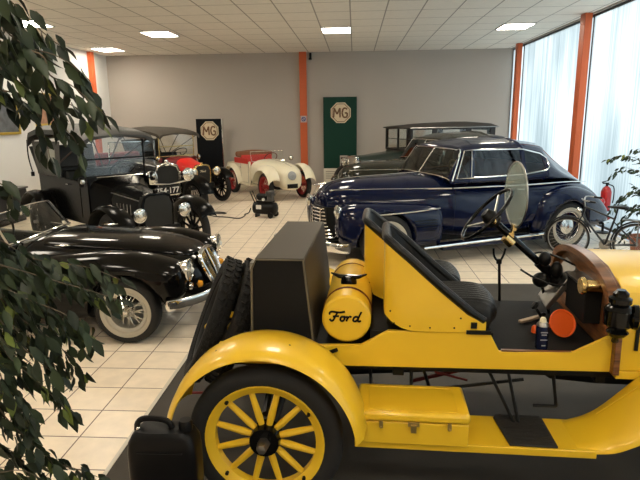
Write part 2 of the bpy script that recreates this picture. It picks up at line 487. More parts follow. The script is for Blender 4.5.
# display platform under the yellow car
MATM = mat('platform_carpet', (0.050, 0.043, 0.034), 0.75, var=0.35, vscale=4, bump=0.2, bscale=200)
pl = thing('display_platform', 'low dark grey display platform with a pale edge strip under the yellow car', 'platform')
MB().bb(-1.36, 4.0, 0.2, 6.25, 0.001, 0.018).build('carpet', MATM, pl, smooth=False)
MB().bb(-1.385, -1.36, 0.175, 6.25, 0.001, 0.022).bb(-1.385, 4.0, 6.25, 6.27, 0.001, 0.02).build('edge_strip', mat('edge_metal', (0.62, 0.56, 0.46), 0.4), pl, smooth=False)


# MG banners
def mg_logo(parent, x, z, y, r):
    oc = [(x + r * math.cos(R(22.5 + 45 * i)), z + r * math.sin(R(22.5 + 45 * i))) for i in range(8)]
    e = MB().prism(oc, y - 0.006, y, 'xz').build('emblem', LOGOC, parent, smooth=False)
    b = MB(); q = r * 0.86; c = r * 0.018
    pts = [(x + q * math.cos(R(22.5 + 45 * i)), y - 0.007, z + q * math.sin(R(22.5 + 45 * i))) for i in range(8)]
    b.path(pts, r * 0.035, n=6, closed=True)
    for st in ([(-.66, -.42), (-.60, .42), (-.34, -.12), (-.08, .42), (-.06, -.42)], [(.60, .30), (.42, .44), (.22, .36), (.12, 0), (.22, -.36), (.42, -.44), (.60, -.34), (.60, -.02), (.38, -.02)]):
        for (a0, b0), (a1, b1) in zip(st, st[1:]): b.tube((x + a0 * r, y - 0.008, z + b0 * r), (x + a1 * r, y - 0.008, z + b1 * r), r * 0.072, n=8)
    b.build('letters', LOGOB, e)


t = thing('advertising_board', 'tall dark green standing board with an octagonal MG emblem, right of the orange column', 'board', (-0.41, 15.83, 0), 0, 'MG boards by the back wall')
MB().bb(-0.465, 0.465, -0.03, 0.03, 0.0, 2.45).build('panel', GREEN, t, bevel=0.004)
mg_logo(t, 0.02, 2.02, -0.031, 0.30)
t = thing('advertising_board', 'tall black standing board with an octagonal MG emblem behind the red-bonneted touring car', 'board', (-3.98, 15.3, 0), R(-4), 'MG boards by the back wall')
MB().bb(-0.36, 0.36, -0.06, 0.06, 0.0, 1.9).build('panel', BLKBOARD, t, bevel=0.004)
MB().bb(0.36, 0.385, -0.07, 0.07, 0.0, 1.9).build('side_trim', CHROME, t)
mg_logo(t, 0.02, 1.58, -0.061, 0.27)
t = thing('placard', 'cream paper placard at the foot of the green board', 'placard', (-0.67, 15.62, 0), 0)
MB().bb(-0.2, 0.2, -0.01, 0.01, 0.0, 0.50).build('sheet', PAPER, t)
b = MB()
for i in range(4): b.bb(-0.14, 0.13 - 0.05 * (i % 2), -0.013, -0.011, 0.40 - i * 0.06, 0.415 - i * 0.06)
b.build('print', mat('ink', (0.12, 0.10, 0.08), 0.7), t)
t = thing('placard', 'grey photo placard overlapping the lower right of the green board', 'placard', (-0.19, 15.55, 0), 0)
MB().bb(-0.22, 0.22, -0.01, 0.01, 0.0, 0.86).build('sheet', mat('placard_grey', (0.42, 0.38, 0.33), 0.6), t)
b = MB()
for x0, x1, z0, z1 in ((-0.2, -0.07, 0.76, 0.82), (-0.04, 0.08, 0.77, 0.81), (0.1, 0.2, 0.75, 0.83), (-0.2, 0.2, 0.45, 0.66)): b.bb(x0, x1, -0.013, -0.011, z0, z1)
b.build('print', mat('print_dark', (0.10, 0.08, 0.07), 0.7), t)

t = thing('notice', 'small square notice fixed halfway up the orange wall column', 'sign', (-1.43, YB - 0.125, 1.86))
MB().bb(-0.085, 0.085, -0.006, 0.0, -0.09, 0.09).build('plate', mat('notice_plate', (0.55, 0.45, 0.45), 0.5), t)
MB().torus((0, -0.008, 0), (0, 1, 0), 0.05, 0.012).path([(-0.035, -0.008, 0.035), (0.035, -0.008, -0.035)], 0.01).build('symbol', BLUEG, t)
t = thing('wall_bracket', 'small black bracket at the top of the back wall right of the orange column', 'bracket', (-1.22, YB, 3.55))
MB().bb(-0.03, 0.03, -0.08, 0, -0.1, 0.08).box((0, -0.1, -0.08), (0.08, 0.06, 0.05)).build('bracket_body', BLACKS, t)


def picture(y, z, w, h, fm, pm, lab):
    t = thing('framed_picture', lab, 'picture', (XL + 0.002, y, z), 0)
    MB().bb(0.0, 0.02, -w / 2, w / 2, -h / 2, h / 2).build('picture_sheet', pm, t)
    f = MB(); q = 0.05
    f.bb(0, 0.04, -w / 2 - q, w / 2 + q, -h / 2 - q, -h / 2).bb(0, 0.04, -w / 2 - q, w / 2 + q, h / 2, h / 2 + q).bb(0, 0.04, -w / 2 - q, -w / 2, -h / 2, h / 2).bb(0, 0.04, w / 2, w / 2 + q, -h / 2, h / 2)
    f.build('frame', fm, t, bevel=0.006)


picture(10.7, 2.0, 1.3, 0.62, GOLD, PICD, 'gilt-framed dark landscape picture on the left wall, cut by the picture edge')
picture(12.5, 2.15, 0.85, 0.62, GOLD, PICW, 'gilt-framed reddish picture on the left wall above the black touring car')
# low dark cabinet against left wall
t = thing('low_cabinet', 'low dark grey cabinet against the left wall behind the black roadster', 'cabinet', (-6.7, 9.9, 0))
MB().bb(-0.24, 0.24, -0.6, 0.6, 0.05, 0.62).build('body', mat('cabinet_grey', (0.03, 0.03, 0.032), 0.5), t, bevel=0.01)
MB().bb(-0.26, 0.27, -0.63, 0.63, 0.62, 0.66).build('top', mat('cabinet_top', (0.09, 0.09, 0.09), 0.4), t, bevel=0.01)
for yy in (-0.3, 0.3):
    d = MB().bb(0.24, 0.255, yy - 0.28, yy + 0.28, 0.08, 0.6).build('door', MATS['cabinet_grey'], t, bevel=0.004)
    MB().tube((0.265, yy + 0.2, 0.3), (0.265, yy + 0.2, 0.42), 0.008).build('handle', STEEL, d)
MB().bb(-0.2, 0.2, -0.55, 0.55, 0, 0.05).build('plinth', BLACKS, t)


# ================================================================ WHEELS
def tyre(parent, r, w, c, mtl=RUBBER, rim=None):
    """tyre with flat tread, axis along y"""
    rim = rim or r * 0.72
    hw = w / 2; p = []
    sec = [(rim, -hw * 0.7), (rim + (r - rim) * .35, -hw), (r - (r - rim) * .25, -hw * .98), (r - .008, -hw * .75), (r, -hw * .45), (r, hw * .45), (r - .008, hw * .75), (r - (r - rim) * .25, hw * .98), (rim + (r - rim) * .35, hw), (rim, hw * 0.7)]
    b = MB(); N = 56; rings = []
    for i in range(N + 1):
        a = 2 * PI * i / N
        rings.append([(c[0] + q * math.cos(a), c[1] + h, c[2] + q * math.sin(a)) for q, h in sec])
    b.loft(rings, caps=False)
    return b.build('tyre', mtl, parent, ang=50)


def wood_wheel(parent, c, side, colm, hubm, r=0.38, w=0.095, spokes=12, name='wheel', steer=0.0):
    """spoked wheel; side = -1 when the outer face looks to -y"""
    root = MB()
    ri = r * 0.655; ro = r * 0.755
    prof = [(ri, -0.022), (ri + .012, -0.030), (ro - .012, -0.036), (ro, -0.046), (ro + .006, -0.046), (ro + .006, 0.046), (ro, 0.046), (ri + .012, 0.03), (ri, 0.022)]
    N = 56; rings = []
    for i in range(N + 1):
        a = 2 * PI * i / N; rings.append([(q * math.cos(a), h, q * math.sin(a)) for q, h in prof])
    root.loft(rings, caps=False, closed=True)
    o = root.build(name, colm, parent, ang=40, loc=c)
    if steer: o.rotation_euler = (0, 0, steer)
    ty = tyre(o, r, w, (0, 0, 0), rim=ro * 0.97)
    s_ = MB()
    for i in range(spokes):
        a = 2 * PI * (i + 0.5) / spokes
        d = Vector((math.cos(a), 0, math.sin(a)))
        s_.path([d * (r * .15), d * (r * .3), d * (r * .5), d * (ri + .005)], [.014, .019, .0165, .0145], n=8)
    s_.build('spokes', colm, o)
    y = side
    h = MB().lathe([(0.001, 0.05 * y), (r * .19, 0.05 * y), (r * .2, 0.02 * y), (r * .2, -0.04 * y), (0.001, -0.04 * y)], (0, 0, 0), (0, 1, 0), 24)
    hub = h.build('hub', hubm, o)
    MB().lathe([(0.001, 0.115 * y), (.024, 0.11 * y), (.028, 0.09 * y), (.032, 0.05 * y), (0.001, 0.05 * y)], (0, 0, 0), (0, 1, 0), 6).build('hub_nut', STEEL, hub)
    b = MB()
    for a in (2.3, 0.62, 3.9, 5.5): b.tube((ri * 1.07 * math.cos(a), 0.03 * y, ri * 1.07 * math.sin(a)), (ri * 1.07 * math.cos(a), 0.045 * y, ri * 1.07 * math.sin(a)), .009)
    b.build('rim_bolts', BLACKS, o)
    return o


def disc_wheel(parent, c, side, r=.35, w=.17, white=True, colm=NAVY, ww=0.27):
    o = MB().lathe([(0.001, .03 * side), (r * .32, .03 * side), (r * .45, .01 * side), (r * .58, .02 * side), (r * .64, .05 * side), (r * .64, -.06 * side), (0.001, -.06 * side)], (0, 0, 0), (0, 1, 0), 40).build('wheel', colm, parent, loc=c)
    tyre(o, r, w, (0, 0, 0), rim=r * .6)
    if white:
        y = side * w / 2
        b = MB(); N = 48; rings = []
        for i in range(N + 1):
            a = 2 * PI * i / N; rings.append([(q * math.cos(a), y * h, q * math.sin(a)) for q, h in ((r * .625, .75), (r * .66, 1.0), (ww, 1.04), (ww + .012, .9), (r * .64, .6))])
        b.loft(rings, caps=False).build('whitewall', WHITEW, o)
    MB().lathe([(0.001, .085 * side), (r * .2, .08 * side), (r * .33, .055 * side), (r * .36, .03 * side), (.001, .02 * side)], (0, 0, 0), (0, 1, 0), 32).build('hub_cap', CHROME, o)
    MB().torus((0, .05 * side, 0), (0, 1, 0), r * .6, .012).build('trim_ring', CHROME, o)
    return o


def wire_wheel(parent, c, side, r=.29, w=.15, ww=.225, rimr=.175, colm=None, white=True, spokem=None, tm=RUBBER):
    colm = colm or mat('rim_silver', (.45, .43, .38), .4, metal=.5)
    b = MB(); N = 48; rings = []
    for i in range(N + 1):
        a = 2 * PI * i / N; rings.append([(q * math.cos(a), h, q * math.sin(a)) for q, h in ((rimr - .02, -.05), (rimr - .02, .05), (rimr, .06), (rimr + .008, .06), (rimr + .008, -.06), (rimr, -.06))])
    b.loft(rings, caps=False)
    o = b.build('wheel', colm, parent, loc=c)
    tyre(o, r, w, (0, 0, 0), rim=rimr, mtl=tm)
    if white:
        y = side * w / 2; b = MB(); rings = []
        for i in range(N + 1):
            a = 2 * PI * i / N; rings.append([(q * math.cos(a), y * h, q * math.sin(a)) for q, h in ((rimr + .005, .7), (rimr + .02, .98), (ww, 1.05), (ww + .008, .9), (rimr + .02, .6))])
        b.loft(rings, caps=False).build('whitewall', WHITEW, o)
    s_ = MB()
    for i in range(36):
        a = 2 * PI * i / 36; sg = 1 if i % 2 else -1; off = .5 * (1 if (i // 2) % 2 else -1)
        h = (.035 if i % 2 else -.03) * side
        s_.path([(.035 * math.cos(a + off), h + .02 * side, .035 * math.sin(a + off)), (rimr * .97 * math.cos(a), .01 * side * (1 if i % 2 else -2), rimr * .97 * math.sin(a))], .0035, n=5)
    s_.build('spokes', spokem or CHROME, o)
    MB().lathe([(0.001, .085 * side), (.02, .08 * side), (.028, .06 * side), (.042, .03 * side), (.042, -.05 * side), (.001, -.05 * side)], (0, 0, 0), (0, 1, 0), 20).build('hub', spokem or CHROME, o)
    return o


def headlamp(parent, c, r, d=.14, shell=CHROME, dirv=(1, 0, 0), name='headlamp', stalk=None):
    x = Vector(dirv).normalized()
    o = MB().lathe([(.001, -d), (r * .35, -d * .93), (r * .75, -d * .55), (r * .96, -d * .1), (r, 0), (r * 1.06, .004), (r * 1.06, .016), (r * .94, .02), (r * .9, .004), (.001, 0)], (0, 0, 0), x, 24).build(name, shell, parent, loc=c)
    MB().lathe([(r * .92, .006), (r * .9, .014), (r * .6, .026), (.001, .034)], (0, 0, 0), x, 24).build('lens', LENS, o)
    MB().lathe([(.001, .028), (r * .28, .034), (r * .2, .045), (.001, .05)], (0, 0, 0), x, 12).build('bulb_cap', WHITEP, o)
    return o


# ================================================================ YELLOW SPEEDSTER
car = thing('speedster_car', 'yellow stripped vintage speedster with black bucket seats on the dark platform in the foreground', 'car', (-.40, 3.13, .018), R(-2.5))
Y0 = -.43
# wheels
for (x, y, s_) in ((0, -.715, -1), (0, .715, 1), (2.54, -.715, -1), (2.54, .715, 1)):
    wood_wheel(car, (x, y, .381), s_, YEL, BLACKP)
# chassis
b = MB().bb(-.45, 2.9, -.36, -.30, .59, .645).bb(-.45, 2.9, .30, .36, .59, .645).bb(-.45, -.40, -.36, .36, .56, .63).bb(.62, .68, -.36, .36, .56, .63).bb(1.65, 1.7, -.36, .36, .56, .63)
b.build('chassis_frame', BLACKS, car, bevel=.004)
b = MB().tube((0, -.66, .381), (0, .66, .381), .035).lathe([(.001, -.1), (.09, -.07), (.14, 0), (.09, .07), (.001, .1)], (0, 0, .381), (0, 1, 0), 20).tube((.1, 0, .39), (1.5, 0, .5), .03)
b.build('rear_axle', BLACKS, car)
b = MB().tube((2.54, -.66, .36), (2.54, .66, .36), .025)
b.build('front_axle', BLACKS, car)
b = MB().path(cr([(-.02, -.6, .44), (-.03, -.3, .56), (-.03, 0, .62), (-.03, .3, .56), (-.02, .6, .44)]), .022)
b.build('rear_spring', BLACKS, car)
MB().tube((-.62, -.22, .33), (-.02, -.22, .36), .008).tube((-.62, -.22, .33), (-.62, .22, .33), .008).tube((-.62, .22, .33), (-.02, .22, .36), .008).build('rear_rod', REDROD, car)
b = MB()
for p, q in (((.50, -.3, .58), (.52, -.5, .34)), ((.72, -.33, .6), (.72, -.36, .34)), ((.78, -.33, .6), (.86, -.28, .34)), ((1.12, -.34, .60), (1.25, -.42, .345)), ((1.22, -.34, .60), (1.27, -.42, .345)), ((1.45, -.33, .6), (1.47, -.36, .42)), ((1.47, -.36, .42), (1.35, -.36, .42)), ((.55, -.1, .30), (1.3, -.35, .56))): b.tube(p, q, .009, n=8)
b.build('support_rods', BLACKS, car)
b = MB().tube((.75, .1, .3), (1.1, -.2, .56), .012, n=8).tube((.85, -.3, .56), (1.05, -.1, .42), .007, n=6)
b.build('brake_rods', REDROD, car)
b = MB().loft([[(x, y, z) for y, z in ((-.22, .62), (.22, .62), (.22 * k_, zb), (-.22 * k_, zb))] for x, k_, zb in ((1.35, .9, .58), (1.5, .6, .46), (1.75, .6, .44), (2.4, .8, .46), (2.45, .9, .56))])
b.build('engine_pan', BLACKS, car, bevel=.01)
MB().tube((.2, .2, .4), (1.6, .25, .42), .03).build('exhaust_pipe', BLACKS, car)
# body boards
SILL = [(-.30, .63), (-.30, .745), (.135, .745), (.453, .756), (.591, .838), (1.098, .841), (1.150, .742), (1.513, .752), (1.683, .849), (1.697, .655)]
for s_ in (-1, 1):
    b = MB().prism(SILL if s_ < 0 else [(-.30, .63), (-.30, .74), (.5, .73), (.6, .80), (1.08, .80), (1.12, .71), (1.697, .71), (1.697, .655)], s_ * .43, s_ * .405, 'xz'); b.build('side_board', YEL, car, bevel=.003)
b = MB().bb(-.30, .56, -.405, .405, .70, .742).bb(.50, 1.12, -.405, .405, .76, .832).bb(1.08, 1.68, -.405, .405, .69, .738).bb(-.30, -.28, -.405, .405, .63, .742)
b.build('floor_deck', BLACKM, car, bevel=.003)
MB().bb(1.16, 1.50, -.426, -.408, .744, .752).build('sill_strip', WOOD, car)
# trunk
b = MB(); ZB, ZT = .745, 1.205
near = [(-.118, ZB), (.207, ZB), (.16, ZT), (-.082, ZT), (-.106, ZT - .05)]
b.loft([[(x, -.43, z) for x, z in near], [(x, .58, z) for x, z in near]])
tr = b.build('luggage_trunk', BLACKM, car, bevel=.006)  # near face blacker than lid: its shade is put into the colour
top = [(-.086, ZT), (.164, ZT), (.164, ZT + .008), (-.086, ZT + .008)]
MB().loft([[(x, -.432, z) for x, z in top], [(x, .582, z) for x, z in top]]).build('lid', TRUNKM, tr, bevel=.003)
sd = MB().loft([[(.2085, -.43, ZB), (.1615, -.43, ZT), (.1665, -.43, ZT), (.2135, -.43, ZB)], [(.2085, .58, ZB), (.1615, .58, ZT), (.1665, .58, ZT), (.2135, .58, ZB)]])
sd.build('front_panel', TRUNKM, tr)
MB().path([(-.118, -.433, ZB), (-.106, -.433, ZT - .05), (-.082, -.433, ZT), (.16, -.433, ZT), (.207, -.433, ZB)], .006, n=6).build('edge_trim', mat('edge_olive', (.12, .10, .06), .5), tr)
for yy in (-.3, .4): MB().bb(-.14, -.08, yy - .03, yy + .03, 1.12, 1.16).build('trunk_latch', STEEL, tr)
# spare tyres
for i, (x, z) in enumerate(((-.455, .725), (-.33, .715))):
    e = MB()
    ty = tyre(car, .38, .105, (0, 0, 0), mtl=TREAD, rim=.285)
    ty.name = 'spare_tyre'
    ty.location = (x, -.02, z); ty.rotation_euler = (R(-23), 0, R(-75))
    # tread blocks
    tb = MB()
    for q in range(46):
        a = 2 * PI * q / 46
        for sy in (-1, 1):
            c = Vector((.381 * math.cos(a + sy * .03), sy * .024, .381 * math.sin(a + sy * .03)))
            tb.box(c, (.010, .034, .026), (0, -a, sy * .5))
    tb.build('tread_blocks', TREAD, ty, smooth=False)
    MB().torus((0, 0, 0), (0, 1, 0), .272, .022, flat=1.4).build('rim_band', BLACKS, ty)
MB().tube((-.45, -.02, .75), (-.12, -.02, .75), .02).bb(-.30, -.26, -.26, .22, .73, .77).bb(-.43, -.40, -.26, .22, .74, .77).bb(-.16, -.12, -.1, .1, .64, .85).build('spare_carrier', YEL, car)
# fuel tank
tk = MB().lathe([(.001, -.40), (.116, -.40), (.1275, -.39), (.128, -.37), (.128, .36), (.12, .385), (.001, .385)], (.376, 0, .885), (0, 1, 0), 40).build('fuel_tank', YEL, car)
for yy in (-.27, -.255, .24): MB().torus((.376, yy, .885), (0, 1, 0), .1285, .004, m=6).build('tank_band', mat('dark_red_line', (.10, .02, .01), .5), tk)
cp_ = MB().lathe([(.001, .03), (.03, .03), (.04, .018), (.044, 0), (.044, -.02), (.001, -.02)], (.376, -.16, 1.02), (0, 0, 1), 20).path([(.276, -.15, 1.062), (.32, -.155, 1.045), (.376, -.16, 1.04), (.432, -.165, 1.045), (.476, -.17, 1.062)], [.004, .012, .016, .012, .004], n=6).build('filler_cap', BLACKP, tk)
for yy in (-.25, .235): MB().bb(.27, .48, yy - .035, yy + .035, .742, .80).build('tank_cradle', BLACKS, tk)
ford_script(place((.372, -.402, .90), (1, 0, 0), (0, 0, 1), 0), .058, .0055).build('ford_lettering', BLACKP, tk)
# valve bolts
# bucket seats


def bucket_seat(dx, dy):
    s0 = MB(); zb0 = .845
    plan = [(1.075, 0), (.90, -.003), (.72, -.005), (.63, .005), (.585, .03), (.57, .07), (.568, .225), (.57, .38), (.585, .42), (.63, .445), (.72, .455), (.90, .453), (1.075, .45)]
    pl2 = cr(plan, 4)

    def top(x):
        pts = [(.56, 1.315), (.60, 1.290), (.692, 1.215), (.843, 1.080), (1.0, .950), (1.08, .900)]
        for (a, za), (b_, zb_) in zip(pts, pts[1:]):
            if x <= b_: return za + (zb_ - za) * max(0, (x - a)) / (b_ - a)
        return pts[-1][1]
    outer = []; inner = []
    cx, cy = .85, .225
    for (x, y) in pl2:
        zt = top(x); zlow = zb0 + .075 * min(1, max(0, (.74 - x) / .17)) ** 2.2
        k_ = .965
        outer.append([(x, y, zlow), (x, y, (zlow + zt) / 2), (x, y, zt)])
        inner.append([(cx + (x - cx) * k_, cy + (y - cy) * k_, z) for z in (zlow, (zlow + zt) / 2, zt)])
    rings = [[o_[0], o_[1], o_[2], i_[2], i_[1], i_[0]] for o_, i_ in zip(outer, inner)]
    s0.loft(rings)
    M = Matrix.Translation((dx, dy, 0)); s0.xf(M)
    seat = s0.build('bucket_seat', YEL, car, ang=50)
    rim = MB().path([((cx + (x - cx) * .97), cy + (y - cy) * .97, top(x) + .004) for x, y in pl2], [.022 if x < 1.0 else .018 for x, y in pl2], n=10).xf(M)
    rim.build('padded_rim', LEATHER, seat)
    # inner padded lining, thick behind the back and sides
    lin = MB(); rings = []
    for (x, y) in pl2:
        zt = top(x) - .01; k1, k2 = .955, .83
        rings.append([(cx + (x - cx) * k1, cy + (y - cy) * k1, zt), (cx + (x - cx) * k1, cy + (y - cy) * k1, .87), (cx + (x - cx) * (k2 - .12), cy + (y - cy) * (k2 - .02), .87), (cx + (x - cx) * (k2 - .08), cy + (y - cy) * (k2), (zt + .9) / 2), (cx + (x - cx) * .9, cy + (y - cy) * .9, zt + .006)])
    lin.loft(rings).xf(M).build('back_cushion', LEATHER, seat, ang=60)
    # seat cushion with pleats running front to back
    cu = MB(); rings = []
    xs = cr([(.66, .0, .90), (.70, .0, .965), (.78, 0, .985), (.95, 0, .995), (1.06, 0, .990), (1.115, 0, .965), (1.13, 0, .92), (1.115, 0, .88), (1.09, 0, .86)], 4)
    ny = 56
    rows = []
    for (x, _, z) in xs:
        row = []
        for j in range(ny + 1):
            t_ = j / ny; y = .03 + .39 * t_
            edge = min(1.0, min(t_, 1 - t_) / .12); drop = (1 - edge) ** 2 * .035
            pl_ = .007 * abs(math.sin(PI * t_ * 11))
            fr_ = .025 * (1 - (2 * t_ - 1) ** 2)
            kx = (x - .66) / .47
            row.append((x + fr_ * kx - (.03 * (1 - edge) * kx), y, z - drop + (pl_ if z > .9 else 0)))
        rows.append(row)
    n_ = ny + 1; vs = [p for r_ in rows for p in r_]; base = len(vs)
    vs += [(p[0], p[1], .845) for p in rows[0]] + [(p[0], p[1], .845) for p in rows[-1]]
    fs = [(i * n_ + j, i * n_ + j + 1, (i + 1) * n_ + j + 1, (i + 1) * n_ + j) for i in range(len(rows) - 1) for j in range(ny)]
    fs += [(base + j, base + j + 1, j + 1, j) for j in range(ny)] + [((len(rows) - 1) * n_ + j, (len(rows) - 1) * n_ + j + 1, base + n_ + j + 1, base + n_ + j) for j in range(ny)]
    fs += [(base, base + ny, base + n_ + ny, base + n_)]
    fs += [tuple([i * n_ for i in range(len(rows))] + [base + n_, base]), tuple([i * n_ + ny for i in range(len(rows))] + [base + n_ + ny, base + ny])]
    cu.add(vs, fs).xf(M)
    cu.build('seat_cushion', LEATHER, seat, ang=60)
    rv = MB()
    for x, z in ((.62, .885), (.70, .872), (.80, .866), (.92, .868), (.95, .92), (1.02, .88), (.60, .95)): rv.ell((x, -.004, z), (.005, .003, .005), 8, 5)
    rv.xf(M).build('rivets', BLACKS, seat)
    MB().bb(.98, 1.10, -.01, .46, .838, .858).bb(1.0, 1.03, -.012, -.002, .87, .90).xf(M).build('seat_rail', BLACKS, seat)


bucket_seat(0, -.435)
bucket_seat(-.115, .045)
# hand lever with forked top
MB().tube((1.32, .395, .70), (1.302, .395, .99), .009).path(cr([(1.302, .395, .99), (1.27, .395, 1.03), (1.262, .395, 1.085)], 4), .007).path(cr([(1.302, .395, .99), (1.325, .395, 1.04), (1.335, .395, 1.085)], 4), .007).box((1.30, .395, 1.0), (.03, .02, .03)).build('hand_lever', BLACKS, car)
# pedals on the floor
for x, y, z in ((1.50, .18, .93), (1.44, .05, .83)):
    pd = MB().tube((x + .07, y, .72), (x + .01, y, z - .02), .009).lathe([(.001, .012), (.02, .010), (.028, 0), (.02, -.01), (.001, -.012)], (x, y, z), (-1, 0, .7), 16)
    pd.build('pedal', BLACKS, car)
# steering
SY = .15
SCN = Vector((1.16, SY, 1.345)); SD = Vector((.74, 0, -.67)).normalized()
sw = MB().torus(SCN, SD, .192, .0105, n=48).build('steering_wheel', BLACKP, car)
b = MB()
ux = Vector((0, 1, 0)); uy = SD.cross(ux)
for i in range(4):
    a = PI / 4 + i * PI / 2; d = ux * math.cos(a) + uy * math.sin(a)
    b.tube(SCN + d * .02 + SD * .05, SCN + d * .195, .009, .006, n=8)
b.build('wheel_spokes', STEEL, sw)
MB().lathe([(.001, -.02), (.03, -.015), (.045, .02), (.045, .07), (.02, .09), (.001, .09)], SCN, SD, 20).build('gear_hub', BLACKS, sw)
b = MB().path([SCN + ux * -.10 + SD * .03, SCN + ux * -.02 + SD * .05], .005, n=6).path([SCN + ux * .16 + SD * .05, SCN + SD * .06], .005, n=6)
b.ell(SCN + ux * -.115 + SD * .03, (.016, .016, .016), 10, 6).ell(SCN + ux * .17 + SD * .05, (.016, .016, .016), 10, 6)
b.build('control_levers', BRASS, sw)
MB().tube(SCN + SD * .06, SCN + SD * .80, .021).build('steering_column', BLACKP, car)
cl = MB().lathe([(.03, -.05), (.03, .05), (.05, .06), (.05, .12), (.03, .13), (.03, -.05)], SCN + SD * .47, SD, 16).ell(SCN + SD * .48 + Vector((-.03, -.03, -.06)), (.05, .045, .045)).ell(SCN + SD * .46 + Vector((.0, -.02, .05)), (.035, .035, .045)).ell(SCN + SD * .50 + Vector((.03, -.05, .02)), (.035, .035, .05))
cl.build('horn_bulb', BLACKS, car)
# monocle windscreen on the column
MC = Vector((1.318, SY, 1.460))
b = MB().lathe([(.001, -.004), (.186, -.004), (.186, .004), (.001, .004)], MC, (1, .10, 0), 48)
mono = b.build('monocle_windscreen', MONO, car)
MB().torus(MC, (1, .10, 0), .187, .0045, n=48, m=8).build('monocle_rim', STEEL, mono)
b = MB().tube(MC + Vector((0, 0, -.185)), MC + Vector((-.01, 0, -.25)), .010).box(MC + Vector((0, 0, -.19)), (.02, .05, .035)).lathe([(.03, -.03), (.03, .03), (.022, .03), (.022, -.03), (.03, -.03)], MC + Vector((-.025, 0, -.268)), SD, 16)
b.box(MC + Vector((-.015, 0, -.235)), (.03, .04, .03)).build('monocle_clamp', BRASS, mono)
# firewall and cowl
arch = [(-.47, .655), (-.465, .86), (-.445, 1.0), (-.385, 1.085), (-.22, 1.145), (0, 1.165), (.24, 1.150), (.42, 1.095), (.50, 1.0), (.52, .86), (.52, .655)]
MB().prism(arch, 1.685, 1.715, 'yz').build('firewall', WOOD, car, bevel=.003)
arch2 = [(y * 1.0, z + .0) for y, z in arch]
rim_ = cr(arch[1:-1], 3)
inner = [(y * .90, .655 + (z - .655) * .93) for y, z in rim_]
b = MB(); b.loft([[(1.645, y, z), (1.70, y, z), (1.70, yi, zi), (1.645, yi, zi)] for (y, z), (yi, zi) in zip(rim_, inner)])
b.build('cowl_rim', WOOD, car, bevel=.003)
MB().bb(1.60, 1.686, -.26, .03, .84, 1.03).build('coil_box', BLACKM, car, bevel=.006)
MB().bb(1.59, 1.686, -.27, .04, 1.03, 1.042).build('coil_box_lid', STEEL, car)
MB().lathe([(.001, .0), (.040, .0), (.044, .006), (.044, .02), (.032, .03), (.032, .13), (.001, .13)], (1.56, -.285, 1.055), (1, 0, 0), 24).build('brass_tube', BRASS, car)
MB().path(cr([(1.36, .1, 1.03), (1.42, .05, 1.0), (1.50, -.02, .98), (1.56, -.06, .99)], 5), .006, n=6).path(cr([(1.45, .25, 1.08), (1.5, .2, 1.11), (1.58, .1, 1.10), (1.66, .1, 1.06)], 5), .006, n=6).build('cables', BLACKS, car)
MB().loft([[(1.52, .05, .80), (1.52, .22, .82), (1.68, .22, 1.05), (1.68, .05, 1.03)], [(1.50, .05, .82), (1.50, .22, .84), (1.65, .22, 1.08), (1.65, .05, 1.06)]]).build('toe_plate', STEEL, car, bevel=.004)
# bonnet
hd = []
for x, w_, zt in ((1.72, .425, 1.135), (1.95, .41, 1.135), (2.2, .38, 1.13), (2.62, .30, 1.12)):
    prof = [(-w_, .66), (-w_, .84), (-w_, 1.0), (-w_ * .95, 1.06), (-w_ * .78, 1.105), (-w_ * .4, zt - .007), (0, zt), (w_ * .4, zt - .007), (w_ * .78, 1.105), (w_ * .95, 1.06), (w_, 1.0), (w_, .84), (w_, .66)]
    hd.append([(x, y, z) for y, z in prof])
bon = MB().loft(hd).build('bonnet', YEL, car, bevel=.004)
b = MB()
for i in range(8): b.box((1.80 + i * .085, -.425 + .012 * i, .88), (.016, .008, .22))
b.build('louvres', BLACKS, bon)
MB().bb(1.715, 2.62, -.435, .435, .62, .66).build('bonnet_sill', YEL, car, bevel=.004)
MB().prism([(-.32, .60), (-.34, .95), (-.30, 1.12), (-.18, 1.2), (.18, 1.2), (.30, 1.12), (.34, .95), (.32, .60)], 2.62, 2.72, 'yz').build('radiator', BRASS, car, bevel=.01)
# cowl lamp
lp = MB().lathe([(.001, -.11), (.035, -.11), (.05, -.09), (.035, -.075), (.055, -.06), (.066, -.05), (.066, .02), (.055, .035), (.04, .045), (.05, .055), (.05, .075), (.035, .085), (.035, .1), (.02, .115), (.001, .115)], (1.655, -.535, 1.0), (0, 0, 1), 24).build('cowl_lamp', BLACKP, car)
MB().lathe([(.001, 0), (.05, 0), (.058, .01), (.058, .03), (.045, .035), (.001, .03)], (1.70, -.55, .99), (1, -.3, 0), 24).build('lamp_rim', BLACKP, lp)
MB().path([(1.655, -.535, .90), (1.66, -.50, .85), (1.695, -.45, .83)], .012).box((1.66, -.50, .93), (.04, .05, .06)).build('lamp_bracket', BLACKS, lp)
